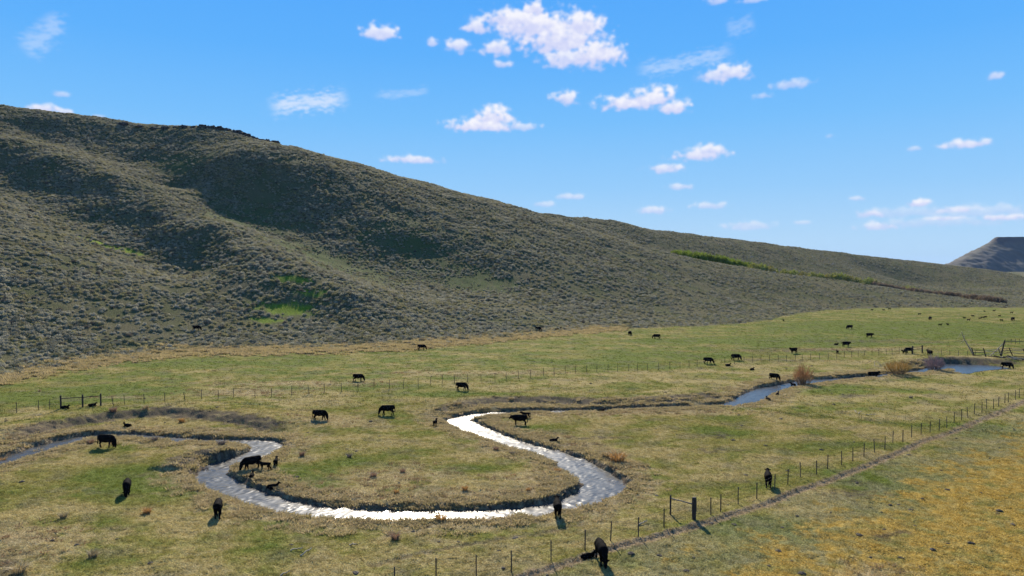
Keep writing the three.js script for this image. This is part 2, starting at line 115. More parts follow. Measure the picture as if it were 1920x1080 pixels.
const CATTLE = [["graze",5.29,-42.68,-84,"black cow grazing next to a lying calf by the wire fence",null],["lie",4.59,-43.55,20,"black calf lying beside the grazing cow at the wire fence",null],["stand",3.17,-50.58,90,"black cow seen from behind on the stream bank below the bend",null],["stand",20.45,-57.92,74,"black cow standing at the wire fence in line with its posts",null],["graze",-20.66,-50.91,108,"black cow seen from behind grazing below the wide stream bend",null],["graze",-29.53,-55.59,-66,"black cow grazing head on towards the viewer in open meadow",null],["graze2",-39.25,-70.32,-6,"black cow grazing beside tan grass by the shaded stream reach",null],["graze",-22.47,-62.52,222,"black cow with a nursing calf behind it at the stream",null],["calf",-21.28,-62.52,172,"black calf nursing from the cow beside the stream",null],["calf",-20.79,-63.87,100,"black calf standing alone behind the nursing calf at the stream",null],["lie",-21.52,-59.98,100,"black calf lying close to the water beside the cow at the stream",null],["lie",-18.95,-57.49,25,"black calf lying in tan grass on the inside of the stream bend",null],["graze2",-21.81,-82.58,-4,"black cow grazing on the meadow with its head turned to the big loop",null],["graze",-14.68,-85.56,187,"black cow grazing and facing away from the loop of the stream",null],["calf",-8.46,-80.07,80,"black calf standing alone at the tip of the stream's hairpin",null],["stand2",0.83,-80.61,176,"black cow standing inside the hairpin of the stream",null],["calf",1.6,-84.04,170,"black calf half hidden behind the cow in the stream's hairpin",null],["lie",4.18,-72.92,20,"black calf lying on a rough patch above the cut bank",null],["lie",10.83,-88.43,0,"black calf lying on the edge of the hidden stream channel",null],["graze",-23.45,-111.18,-5,"black cow grazing on the hill side of the long wire fence",null],["graze2",-7.09,-102.99,-8,"black cow grazing on the stream side of the long wire fence",null],["graze",-18.97,-153.42,0,"black cow grazing in tan grass at the foot of the hill",null],["graze",6.92,-193.14,30,"black cow among sagebrush above the tan grass strip",null],["lie2",12.34,-196.32,0,"black cow lying in sagebrush above the tan grass strip",null],["graze2",29.99,-185.64,60,"black cow at the end of the tan grass strip",null],["graze",34.89,-176.06,170,"black cow grazing below the dark end of the sagebrush slope",null],["graze",35.21,-130.71,-5,"black cow grazing right behind the long wire fence",null],["graze2",41.78,-135.93,-5,"black cow grazing uphill of the cow at the long wire fence",null],["stand",56.71,-146.81,200,"black cow walking with head raised behind the long wire fence",null],["stand2",73.18,-159.58,5,"black cow standing beside a small lying calf on the far pasture",null],["lie",72.41,-162.84,0,"black calf lying beside the standing cow on the far pasture",null],["calf",65.12,-145.91,80,"black calf standing at the long wire fence",null],["stand2",88.33,-180.04,0,"black cow standing alone on bright green far pasture",null],["graze",93.92,-202.99,190,"black cow grazing alone near the far edge of the pasture",null],["stand",58.19,-117.2,-2,"black cow standing between the two willow bushes",null],["graze",79.91,-146.81,180,"black cow beside a calf next to the wooden fence brace",null],["calf",78.57,-145.91,180,"black calf beside the cow next to the wooden fence brace",null],["stand",81.6,-142.42,90,"black cow standing behind the mauve willow bush",null],["graze",40.25,-111.7,-50,"black cow climbing down the far stream bank",null],["lie",40.61,-123.27,30,"black calf lying on tan grass between fence and stream",null],["lie",37.92,-127.9,0,"black calf lying just below the long wire fence",null],["calf",41.37,-107.17,110,"black calf standing at the foot of the orange willow bush",null],["lie",36.18,-99.13,60,"black calf lying above another calf on the tan stream edge",null],["lie",33.48,-95.16,100,"black calf lying below another calf on the tan stream edge",null],["graze",86.88,-127.9,-25,"black cow drinking at the end of the pond",null],["lie",-54.74,-89.09,10,"black calf lying against the first post of the wooden brace",null],["lie",-52.39,-90.79,20,"black calf lying under the rail of the wooden brace",null],["lie",-42.22,-79.8,170,"black calf lying on the dark earth bank",null],["calf",86.52,-232.62,90,"black calf at the edge of the dark sagebrush slope",null],["calf",142.38,-288.8,10,"small black animal far off in the herd on the distant pasture","distant herd on the far pasture"],["lie",148.81,-292.33,170,"small black animal far off in the herd on the distant pasture","distant herd on the far pasture"],["calf",153.03,-295.95,0,"small black animal far off in the herd on the distant pasture","distant herd on the far pasture"],["calf",146.99,-263.37,0,"small black animal far off in the herd on the distant pasture","distant herd on the far pasture"],["graze",137.26,-239.62,80,"small black animal far off in the herd on the distant pasture","distant herd on the far pasture"],["calf",126.65,-215.82,0,"small black animal far off in the herd on the distant pasture","distant herd on the far pasture"],["calf",130.03,-217.79,90,"small black animal far off in the herd on the distant pasture","distant herd on the far pasture"],["lie",153.05,-247.05,0,"small black animal far off in the herd on the distant pasture","distant herd on the far pasture"],["calf",148.38,-237.24,0,"small black animal far off in the herd on the distant pasture","distant herd on the far pasture"],["calf",160.92,-254.95,180,"small black animal far off in the herd on the distant pasture","distant herd on the far pasture"],["lie",158.29,-247.05,0,"small black animal far off in the herd on the distant pasture","distant herd on the far pasture"],["calf",159.37,-247.05,0,"small black animal far off in the herd on the distant pasture","distant herd on the far pasture"],["calf",161.94,-249.62,20,"small black animal far off in the herd on the distant pasture","distant herd on the far pasture"],["lie",172.06,-257.69,0,"small black animal far off in the herd on the distant pasture","distant herd on the far pasture"],["calf",156.04,-232.62,190,"small black animal far off in the herd on the distant pasture","distant herd on the far pasture"],["graze",162.77,-237.24,80,"small black animal far off in the herd on the distant pasture","distant herd on the far pasture"],["lie",184.66,-285.36,90,"small black animal far off in the herd on the distant pasture","distant herd on the far pasture"],["calf",188.41,-285.36,0,"small black animal far off in the herd on the distant pasture","distant herd on the far pasture"],["calf",186.41,-272.36,0,"small black animal far off in the herd on the distant pasture","distant herd on the far pasture"]];
const SLOPECOW = [-72.01,3.25,-166.69];
const CLUMPS = [[-4.95,-50.15,0.85,0,"thick orange grass clump on the near lip of the stream"],[-7.49,-46.39,0.55,3,"reddish straw grass clump standing alone in the open meadow"],[-26.07,-51.69,0.5,0,"orange grass clump between the two cows seen end on"],[-31.19,-50.36,0.5,2,"straw grass clump with a dark base in the open meadow"],[-25.22,-43.55,0.5,2,"greyish straw grass clump at the bottom of the meadow"],[-19.54,-67.51,0.55,3,"reddish grass clump beside the wide stream bend"],[-14.96,-66.75,0.4,4,"dark grey grass clump inside the big loop"],[9.47,-65.1,1.15,0,"tall orange grass clump on the outer bank of the bend"],[8.61,-66.56,0.8,1,"pale tan grass clump beside the tall orange one"],[-46.77,-85.25,0.7,3,"rusty grass clump at the crest of the dark earth bank"],[-43.58,-86.49,0.75,1,"golden grass clump on top of the dark earth bank"],[-37.24,-82.01,0.65,0,"orange grass clump near the end of the dark earth bank"],[-6.63,-90.45,0.7,1,"straw grass clump above the stream's hairpin"],[-0.14,-94.03,0.7,1,"straw grass clump on the scarp behind the hairpin"],[-1.8,-87.77,0.5,3,"rust coloured grass clump at the hairpin water"],[-8.94,-55.99,0.45,0,"orange grass clump in the dry grass inside the loop"],[-3.66,-56.53,0.45,0,"orange grass clump beside the dry patch inside the loop"],[-11.61,-60.75,0.45,3,"reddish grass mound in the dry patch of the loop"],[-9.35,-62.02,0.45,3,"larger reddish grass mound in the dry patch of the loop"],[3.92,-62.68,0.5,0,"orange grass clump beside the inner bank"],[1.25,-56.66,0.4,0,"small orange grass clump inside the loop"],[-47.2,-67.13,0.6,0,"orange grass clump by the shaded stream reach"],[-46.0,-70.53,0.6,1,"pale overhanging grass clump at the shaded stream reach"],[-28.4,-70.96,0.7,4,"grey twiggy clump on the tongue of land in the bend"],[-35.98,-73.15,0.5,4,"grey twiggy clump beside the narrow stream"],[-41.66,-71.82,0.6,3,"rusty clump of tall grass beside the shaded reach"],[-35.07,-74.06,0.6,1,"yellowish grass clump at the narrow stream"],[-28.31,-41.47,0.7,1,"pale straw grass clump beside a dark patch"],[52.8,-96.32,0.4,4,"small grey shrub alone in the right pasture"],[-26.99,-63.87,0.45,4,"grey grass clump in the eroded notch"],[-66.57,-102.55,0.4,1,"pale grass clump behind the wooden brace"],[0.0,-68.1,0.4,4,"small dark tuft beside the water of the hairpin"],[-1.54,-69.7,0.4,3,"small red tuft on the meadow by the hairpin"]];
const STICKS = [[-12.46,-43.88,1.0,60,"pale bare stick lying in the near meadow"],[-13.21,-44.46,0.8,5,"short grey stick lying by the pale stick"],[-9.94,-45.23,0.6,-30,"short white stick beside the lone straw clump"],[8.88,-49.0,0.8,35,"white weathered stick by the wire fence"],[41.66,-87.13,1.8,55,"white branch lying in the right pasture"],[42.19,-85.87,1.9,-40,"forked white branch lying in the right pasture"],[41.3,-87.45,1.0,80,"small white branch piece in the right pasture"],[-12.85,-40.96,0.6,40,"white stick end at the bottom of the meadow"],[-55.14,-84.94,0.8,10,"white bone like stick on the bank below the brace"],[64.01,-128.59,1.4,70,"pale branch stub behind the willow bushes"],[63.56,-129.99,1.2,-50,"pale bent branch stub behind the willow bushes"],[65.01,-129.29,1.3,110,"pale upright branch stub behind the willow bushes"]];
const WILLOW = [[43.57,-109.14,2.6,3.5,0],[62.35,-117.78,3.6,2.5,1],[72.22,-124.56,2.9,3.1,2]];
const BRANCH = [[88.91,0.81,-140.0],[87.55,2.35,-140.0],[86.81,3.58,-140.0],[86.27,5.02,-140.0],[85.96,5.23,-140.0]];
const GREENLINE = [[95.07,24.74,-432.0],[107.55,22.56,-434.0],[120.77,20.99,-436.0],[134.11,19.41,-438.0],[147.56,18.14,-440.0],[157.84,16.86,-440.0]];
const YELLOWBUSH = [[138.18,17.5,-419.3,3.2],[143.21,17.19,-419.7,3.6],[148.25,16.58,-420.1,3.2],[157.11,14.74,-420.8,2.6],[162.1,14.12,-421.0,2.8],[167.32,14.12,-421.0,2.6],[172.55,13.82,-421.0,2.8],[177.16,13.51,-421.0,2.6],[181.16,12.9,-421.0,2.6],[185.95,11.67,-420.7,3.4],[189.37,11.37,-420.1,3.6],[193.34,10.77,-419.4,3.2],[197.3,10.17,-418.7,2.8],[203.5,8.97,-417.6,3.4],[206.87,8.38,-417.0,3.0],[222.29,5.52,-410.55,2.8],[224.41,5.01,-407.85,2.6]];
const BROWNLINE = [[203.98,6.27,-416.0],[215.95,4.61,-411.0],[228.29,2.87,-401.0],[235.46,1.53,-384.0],[232.59,1.21,-360.0],[233.86,0.8,-352.0]];
const PATCHES = [[-62.53,-94.78,12,5,"g"],[-60.34,-101.67,14,6,"g"],[-18.85,-61.06,4,4,"g"],[-15.99,-58.78,4,3,"g"],[-15.06,-64.04,3,3,"g"],[-7.23,-98.72,10,3,"g"],[-19.96,-104.81,10,3,"g"],[-26.51,-68.1,3,2,"g"],[0.0,-79.53,4,3,"g"],[22.53,-78.74,5,5,"g"],[112.66,-208.3,40,26,"g"],[129.85,-199.6,45,26,"g"],[65.03,-171.01,22,12,"g"],[30.77,-145.02,16,6,"g"],[47.96,-103.89,9,4,"g"],[18.48,-132.89,14,6,"g"],[24.91,-91.85,6,3,"g"],[-4.15,-62.68,3,2,"g"],[30.31,-71.17,6,1.5,"g"],[32.39,-59.52,5,5,"g"],[28.01,-59.52,3,4,"g"],[16.97,-49.0,4,3,"g"],[51.94,-79.53,6,6,"g"],[-28.18,-58.06,6,5,"g"],[-35.45,-59.52,5,4,"g"],[-56.41,-132.89,24,5,"g"],[42.52,-171.01,20,6,"g"],[-9.88,-61.06,5,3.5,"d"],[-11.53,-58.06,4,2.5,"d"],[-3.68,-55.59,6,1.6,"d"],[-13.18,-55.99,5,2,"d"],[-6.59,-55.99,5,1.6,"d"],[8.99,-64.39,1.6,3,"d"],[10.0,-61.86,1.5,2.5,"d"],[-41.52,-76.45,5,2,"d"],[-32.55,-76.45,5,2,"d"],[2.2,-75.0,4,1.6,"d"],[6.27,-71.17,2.5,1.5,"d"],[4.67,-63.52,2,3,"d"],[1.77,-60.28,4,2,"d"],[-17.3,-55.99,2.5,2,"d"],[-22.11,-62.68,1.5,3,"d"],[-49.24,-74.53,5,3,"d"],[-47.89,-70.12,4,2.5,"d"],[18.46,-86.81,12,1.6,"d"],[7.7,-87.45,10,1.4,"d"],[-36.5,-101.67,10,3,"d"],[-31.83,-108.64,14,3,"d"],[-5.25,-119.55,14,3,"d"],[74.55,-154.41,16,3,"d"],[-20.53,-82.29,5,3,"d"],[-52.17,-97.5,5,1,"d"],[-30.3,-45.67,4,3,"d"],[-32.27,-46.57,3,3,"d"],[20.7,-41.25,3,2,"d"],[21.65,-75.24,1.6,1.6,"b"],[19.28,-69.09,1.8,1.3,"b"],[28.18,-58.78,1.6,0.9,"b"],[26.45,-55.73,3,1.3,"b"],[23.92,-47.04,1.2,1.0,"b"],[25.21,-47.52,1.2,0.6,"b"],[5.05,-76.45,2.4,0.8,"b"],[6.86,-71.82,2.6,1.0,"b"],[8.75,-74.53,3,0.8,"b"],[-14.55,-59.98,1.4,0.5,"b"],[-29.7,-42.37,1.6,2.2,"b"],[46.3,-98.72,2,1.4,"b"],[50.73,-135.93,9,3,"b"],[85.04,-171.01,20,5,"b"],[60.22,-152.44,18,4,"b"]];
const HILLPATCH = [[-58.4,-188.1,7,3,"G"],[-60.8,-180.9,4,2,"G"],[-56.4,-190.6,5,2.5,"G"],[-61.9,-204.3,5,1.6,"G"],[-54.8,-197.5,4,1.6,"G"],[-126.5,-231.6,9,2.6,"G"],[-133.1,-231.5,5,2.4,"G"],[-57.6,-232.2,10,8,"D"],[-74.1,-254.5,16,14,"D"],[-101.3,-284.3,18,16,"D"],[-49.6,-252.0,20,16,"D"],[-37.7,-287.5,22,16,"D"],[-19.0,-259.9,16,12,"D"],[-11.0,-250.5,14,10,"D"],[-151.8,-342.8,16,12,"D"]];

// ---------------------------------------------------------------- naming helpers
const taken = new Map();
const numbered = (name) => { const k = taken.get(name) ?? 0; taken.set(name, k + 1); return k ? `${name}_${String(k).padStart(3, '0')}` : name; };
const shade = (o) => { o.traverse((m) => { if (m.isMesh) { m.castShadow = true; m.receiveShadow = true; } }); return o; };
function tag(o, label, category, group, kind) { Object.assign(o.userData, { label, category }); if (group) o.userData.group = group; if (kind) o.userData.kind = kind; return o; }
function structure(name, geometry, material, label, category) { const m = new THREE.Mesh(geometry, material); m.name = numbered(name); tag(m, label, category, null, 'structure'); scene.add(shade(m)); return m; }
function thing(name, label, category, group) { const g = new THREE.Group(); g.name = numbered(name); tag(g, label, category, group); scene.add(g); return g; }
function part(name, geometry, material, parent) { const m = new THREE.Mesh(geometry, material); m.name = name; parent.add(shade(m)); return m; }
const lin = (r, g, b) => new THREE.Color().setRGB(r, g, b);

// ---------------------------------------------------------------- shape of the land
// a smooth sheet through the measured heights of the hill (thin plate)
const TPS = (() => {
  const n = HILL.length, m = n + 3, A = Array.from({ length: m }, () => new Float64Array(m + 1)), S = 0.01;
  const U = (r2) => (r2 < 1e-9 ? 0 : 0.5 * r2 * Math.log(r2));
  const P = HILL.map((p) => [p[0] * S, p[2] * S, p[1]]);
  for (let i = 0; i < n; i++) {
    for (let j = 0; j < n; j++) { const dx = P[i][0] - P[j][0], dy = P[i][1] - P[j][1]; A[i][j] = U(dx * dx + dy * dy); }
    A[i][i] += 0.0012; A[i][n] = A[n][i] = 1; A[i][n + 1] = A[n + 1][i] = P[i][0]; A[i][n + 2] = A[n + 2][i] = P[i][1]; A[i][m] = P[i][2];
  }
  for (let c = 0; c < m; c++) {
    let b = c; for (let i = c + 1; i < m; i++) if (Math.abs(A[i][c]) > Math.abs(A[b][c])) b = i;
    [A[c], A[b]] = [A[b], A[c]];
    for (let i = c + 1; i < m; i++) { const f = A[i][c] / A[c][c]; if (f) for (let j = c; j <= m; j++) A[i][j] -= f * A[c][j]; }
  }
  const w = new Float64Array(m);
  for (let i = m - 1; i >= 0; i--) { let s = A[i][m]; for (let j = i + 1; j < m; j++) s -= A[i][j] * w[j]; w[i] = s / A[i][i]; }
  return (x, z) => { x *= S; z *= S; let s = w[n] + w[n + 1] * x + w[n + 2] * z; for (let i = 0; i < n; i++) { const dx = x - P[i][0], dz = z - P[i][1], r2 = dx * dx + dz * dz; if (r2 > 1e-9) s += w[i] * 0.5 * r2 * Math.log(r2); } return s; };
})();
const footAt = (az) => { let i = 0; az = clamp(az, FOOT[0][0], FOOT[FOOT.length - 1][0]); while (i < FOOT.length - 2 && az > FOOT[i + 1][0]) i++; const a = FOOT[i], b = FOOT[i + 1]; return lerp(a[1], b[1], (az - a[0]) / (b[0] - a[0])); };
const azOf = (x, z) => Math.atan2(x, -z) / rad;

class Course {   // a line on the ground that can be asked for its nearest point
  constructor(points, step, reach) {
    const c = new THREE.CatmullRomCurve3(points.map((p) => new THREE.Vector3(p[0], 0, p[1])), false, 'centripetal'), len = c.getLength(), n = Math.ceil(len / step);
    this.p = []; this.cells = new Map(); this.reach = reach; this.C = 6; this.length = len;
    const extra = points[0].length - 2;
    c.arcLengthDivisions = 2000;
    for (let i = 0; i <= n; i++) {
      const u = c.getUtoTmapping(i / n), q = c.getPoint(u), f = u * (points.length - 1), k = Math.min(points.length - 2, Math.floor(f));
      this.p.push([q.x, q.z, i / n, ...Array.from({ length: extra }, (_, e) => lerp(points[k][2 + e], points[k + 1][2 + e], f - k))]);
    }
    this.p.forEach((q, i) => { const a = this.p[Math.max(0, i - 1)], b = this.p[Math.min(n, i + 1)], l = Math.hypot(b[0] - a[0], b[1] - a[1]) || 1; q.t = [(b[0] - a[0]) / l, (b[1] - a[1]) / l]; });
    const r = Math.ceil(reach / this.C);
    this.p.forEach((q, i) => { const cx = Math.floor(q[0] / this.C), cz = Math.floor(q[1] / this.C); for (let a = -r; a <= r; a++) for (let b = -r; b <= r; b++) { const k = (cx + a) * 100003 + cz + b; let l = this.cells.get(k); if (!l) this.cells.set(k, l = []); l.push(i); } });
  }
  near(x, z) {   // [distance, side (positive = right of travel), sample] or null
    const l = this.cells.get(Math.floor(x / this.C) * 100003 + Math.floor(z / this.C)); if (!l) return null;
    let b = 1e9, k = -1; for (const i of l) { const q = this.p[i], dx = x - q[0], dz = z - q[1], r = dx * dx + dz * dz; if (r < b) { b = r; k = i; } }
    const d = Math.sqrt(b); if (d > this.reach) return null;
    const q = this.p[k], dx = x - q[0], dz = z - q[1];
    return [d, -dx * q.t[1] + dz * q.t[0] > 0 ? 1 : -1, q];
  }
}
const stream = new Course(STREAM, 0.35, 9), scarps = SCARP.map((s) => new Course(s.line, 0.8, 20)), trails = TRAIL.map((t) => new Course(t, 0.5, 14));
const pondShape = (() => { const c = new THREE.CatmullRomCurve3(POND.map((p) => new THREE.Vector3(p[0], 0, p[1])), true, 'centripetal'); return c.getPoints(90).map((q) => [q.x, q.z]); })();
const pondC = [POND.reduce((s, p) => s + p[0], 0) / POND.length, POND.reduce((s, p) => s + p[1], 0) / POND.length];
function pondDistance(x, z) {   // negative inside
  if (Math.hypot(x - pondC[0], z - pondC[1]) > 26) return 99;
  let b = 1e9, inside = false;
  for (let i = 0, j = pondShape.length - 1; i < pondShape.length; j = i++) {
    const [xi, zi] = pondShape[i], [xj, zj] = pondShape[j], dx = xj - xi, dz = zj - zi, t = clamp(((x - xi) * dx + (z - zi) * dz) / (dx * dx + dz * dz || 1));
    b = Math.min(b, Math.hypot(x - xi - dx * t, z - zi - dz * t));
    if (zi > z !== zj > z && x < ((xj - xi) * (z - zi)) / (zj - zi) + xi) inside = !inside;
  }
  return inside ? -b : b;
}
const WATER = -0.34;
function land(x, z) {   // everything about one point of the ground
  const rho = Math.hypot(x, z), az = azOf(x, z), foot = footAt(az), out = { h: 0, hill: 0, bank: 0, trail: 9, trailSide: 0, streamD: 99, scarp: 0, rho, az, foot };
  const ahead = smooth(125, 95, Math.abs(az));
  let h = 0.12 * n2(x / 17, z / 17) + 0.05 * n2(x / 4.2 + 7, z / 4.2);
  if (rho < 330) h += 0.035 * n2b(x / 1.5, z / 1.5) * smooth(330, 200, rho) + (rho < 140 ? 0.034 * n2(x / 0.6, z / 0.6) : 0);
  const edge = foot + 2.5 * n2(x / 11, z / 11) + 1.0 * n2b(x / 3, z / 3);
  out.edge = edge;
  if (rho > foot - 6) {
    const w = smooth(foot - 6, foot + 16, rho) * ahead;
    let t = TPS(x, z), side = smooth(30.5, 39, az), far = smooth(lerp(985, 600, side), lerp(1070, 800, side), rho);
    if (az > 3) { let i = 0; while (i < RIDGE.length - 2 && az > RIDGE[i + 1][0]) i++; const p = RIDGE[i], q = RIDGE[i + 1]; t = Math.min(t, Math.max(3, lerp(p[1], q[1], (az - p[0]) / (q[0] - p[0]))) + 0.3); }   // nothing behind the far ridge stands higher than it
    t = lerp(t, 1.5 + 2.5 * fbm(x / 300, z / 300, 3), far);
    const k = smooth(foot, foot + 50, rho), s = clamp(t / 30);
    t += k * s * (0.9 * fbm(x / 42 + 3, z / 42, 3) + 0.4 * fbm(x / 9, z / 9, 3)) + k * 0.4 * fbm(x / 14, z / 14, 3);
    h = lerp(h, Math.max(t, -0.5), w);
    out.hill = rho > edge ? 1 : 0;
    // shallow ditch along the foot of the slope
    if (az > -36 && az < 9) h -= 0.22 * Math.exp(-(((rho - edge + 1.2) / 0.7) ** 2));
  }
  for (let i = 0; i < scarps.length; i++) {
    const q = scarps[i].near(x, z); if (!q) continue;
    const s = -q[0] * q[1] + 0.55 * n2(x / 2.3, z / 2.3) + 0.2 * n2b(x / 0.8, z / 0.8), u = q[2][2], taper = smooth(0, 0.14, u) * smooth(1, 0.86, u);
    if ((u <= 0 || u >= 1)) continue;
    const f = smooth(-0.9, 2.0, s) * (1 - smooth(SCARP[i].run * 0.4, SCARP[i].run, s)) * taper;
    h += SCARP[i].h * f;
    const face = smooth(-1.3, -0.4, s) * smooth(2.4, 1.2, s) * taper;
    out.scarp = Math.max(out.scarp, face);
  }
  const q = stream.near(x, z);
  if (q) {
    const [d0, side, p] = q, hw = p[3] * 0.7 + 0.22 * n2(x / 1.7, z / 1.7) + 0.09 * n2b(x / 0.5, z / 0.5), run = Math.max(0.3, (side > 0 ? p[4] : p[5]) + 0.25 * n2(x / 2.6 + 5, z / 2.6) + 1.5 * smooth(0.25, 0.7, n2b(x / 5.5 + 21, z / 5.5))), d = d0 - hw;
    out.streamD = d; out.run = run;
    if (d < 0) { h = WATER - 0.06 - 0.25 * (1 - (d0 / hw) ** 2); out.bank = 1; }
    else if (d < run) { const t = d / run; h = lerp(WATER - 0.06, h, run > 1.2 ? t * t * (3 - 2 * t) * 0.5 + t * 0.5 : smooth(0, 1, t)) + 0.09 * n2b(x / 0.55, z / 0.55) * t; out.bank = run < 1.2 ? 1 - 0.35 * t : clamp(1 - t * 1.7); }
  }
  const pd = pondDistance(x, z) + 0.3 * n2(x / 2, z / 2);
  out.pondD = pd;
  if (pd < 0) { h = WATER - 0.1 - 0.4 * clamp(-pd); out.bank = 1; } else { const pr = z > pondC[1] - 1 ? 4.5 : 1.0; if (pd < pr) { h = lerp(WATER - 0.06, h, smooth(0, pr, pd)); out.bank = Math.max(out.bank, clamp(1 - pd / 0.9)); } }
  for (let i = 0; i < 2; i++) {
    const t = trails[i].near(x, z); if (!t) continue;
    const d = t[0] * -t[1];   // positive towards the hill
    if (i === 0) { out.trail = d; h -= 0.10 * smooth(0.36, 0.18, Math.abs(d)); h += 0.06 * Math.exp(-(((d - 0.42) / 0.22) ** 2)); } else { out.trail2 = d; h -= 0.05 * smooth(0.35, 0.15, Math.abs(d)); }
  }
  out.h = h;
  return out;
}
const heightAt = (x, z) => land(x, z).h;

// ---------------------------------------------------------------- what grows on it: base colours (linear)
const TAN = [0.245, 0.198, 0.085], OLIVE = [0.162, 0.147, 0.042], GREEN = [0.1, 0.12, 0.026], GREY = [0.128, 0.112, 0.07], DRY = [0.27, 0.212, 0.122], BARE = [0.07, 0.057, 0.046], EARTH = [0.078, 0.06, 0.044], GOLD = [0.265, 0.182, 0.045], PALE = [0.165, 0.155, 0.082];
const fenceLine = FARPOSTS.map((p) => p).sort((p, q) => p[0] - q[0]);
function beyondFence(x, z) { let i = 0; while (i < fenceLine.length - 2 && x > fenceLine[i + 1][0]) i++; const p = fenceLine[i], q = fenceLine[i + 1]; return smooth(-4, 9, lerp(p[1], q[1], clamp((x - p[0]) / (q[0] - p[0] || 1))) - z + 7 * n2(x / 8, z / 8)); }   // the pasture on the hill side of the long fence is less grazed
function blob(p, x, z) { const dx = (x - p[0]) / p[2], dz = (z - p[1]) / p[3], r = dx * dx + dz * dz; return r > 4 ? 0 : r; }
function meadowColour(x, z, L) {
  const a = fbm(x / 13, z / 9, 4), b = fbm(x / 3.4 + 50, z / 3.0, 3), c = n2b(x / 0.9, z / 0.9);
  let g = 0.29 + 0.95 * a + 0.55 * b + 0.12 * c + 0.4 * beyondFence(x, z);
  let dry = 0, bare = 0;
  for (const p of PATCHES) {
    const dx = (x - p[0]) / p[2], dz = (z - p[1]) / p[3]; if (dx > 2 || dx < -2 || dz > 2 || dz < -2) continue;
    const w = smooth(1.5, 0.2, Math.sqrt(dx * dx + dz * dz) + 0.8 * b + 0.25 * c);
    if (p[4] === 'g') g += 0.7 * w; else if (p[4] === 'd') { g -= 0.35 * w; dry = Math.max(dry, w * clamp(0.55 + 1.1 * b)); } else bare = Math.max(bare, w * clamp(0.6 + 1.2 * c));
  }
  let col = g < 0.5 ? mix3(TAN, OLIVE, clamp(g / 0.5)) : mix3(OLIVE, GREEN, clamp((g - 0.5) / 0.55));
  col = mix3(col, GREY, 0.45 * smooth(0.05, 0.5, fbm(x / 6 - 80, z / 5, 4)));
  const far = smooth(0.1, 0.6, a + 0.5 * b);
  // beyond the trail the pasture turns pale, then golden
  if (L.trail < -0.4 && L.trail > -15 || (L.trail === 9 && x > 8 && z > -70 && x * 0.7 + z * 0.72 > -16)) {
    const d = L.trail === 9 ? 15 : -L.trail, e = d + 5.0 * fbm(x / 7, z / 7, 3) + 2 * b;
    col = mix3(col, PALE, 0.5 * smooth(0.5, 2.5, e) * smooth(9, 5, e));
    col = mix3(col, mix3(GOLD, mix3(OLIVE, TAN, clamp(0.5 + b)), clamp(0.3 - 0.8 * b - 0.35 * c - 0.7 * fbm(x / 2.2, z / 2.2 + 30, 3))), smooth(3.6, 7.5, e + 1.5 * c));
  }
  col = mix3(col, DRY, 0.85 * dry);
  if (L.streamD < 4.5) col = mix3(col, DRY, 0.8 * smooth(4.5, 0.8, L.streamD + 2.4 * b + 0.6 * c));
  col = mix3(col, BARE, 0.75 * bare);
  if (L.scarp > 0.02) col = mix3(col, EARTH, 0.9 * clamp(L.scarp * (1.15 + 0.8 * c + 0.6 * b)));
  const t = Math.abs(L.trail), t2 = Math.abs(L.trail2 ?? 9);
  if (t < 0.7) col = mix3(col, [0.2, 0.152, 0.095], 0.95 * smooth(0.66, 0.32, t + 0.14 * c));
  if (t2 < 0.6) col = mix3(col, [0.13, 0.105, 0.07], 0.6 * smooth(0.5, 0.15, t2 + 0.15 * c));
  if (L.bank > 0.05) col = mix3(col, EARTH, clamp(L.bank * (0.95 + 0.5 * c)));
  if (L.rho > L.edge - 6) col = mix3(col, DRY, 0.35 * smooth(5, 1, L.edge - L.rho + 6 * b + 2.5 * c) * smooth(12, 6, L.az) * (0.05 + 0.95 * smooth(-120, -40, x)));
  if (Math.abs(L.rho - L.edge + 1.2) < 1.3 && L.az < 10) col = mix3(col, EARTH, 0.5 * smooth(0.9, 0.3, Math.abs(L.rho - L.edge + 1.2)));
  return col;
}
function hillColour(x, z, L) {
  const a = fbm(x / 24, z / 24, 4), b = fbm(x / 5.5 + 9, z / 5.5, 3), c = n2b(x / 1.3, z / 1.3);
  let col = mix3([0.108, 0.095, 0.052], [0.075, 0.08, 0.034], clamp(0.5 + 1.1 * a + 0.6 * b));
  col = mix3(col, [0.12, 0.105, 0.058], clamp(0.7 * fbm(x / 9, z / 9 + 60, 4) + 0.25 * c));
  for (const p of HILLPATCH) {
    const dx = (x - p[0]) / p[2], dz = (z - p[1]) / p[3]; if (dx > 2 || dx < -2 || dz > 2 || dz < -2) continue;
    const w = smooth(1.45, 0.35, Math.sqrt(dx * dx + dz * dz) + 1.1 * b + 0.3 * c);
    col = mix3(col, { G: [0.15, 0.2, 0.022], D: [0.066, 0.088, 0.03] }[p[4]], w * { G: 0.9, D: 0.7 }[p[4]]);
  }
  col = mix3(col, [0.15, 0.128, 0.066], 0.4 * (0.05 + 0.95 * smooth(-120, -40, x)) * smooth(9, 2, L.rho - L.edge + 6 * b) * smooth(12, 6, L.az));
  return col;
}

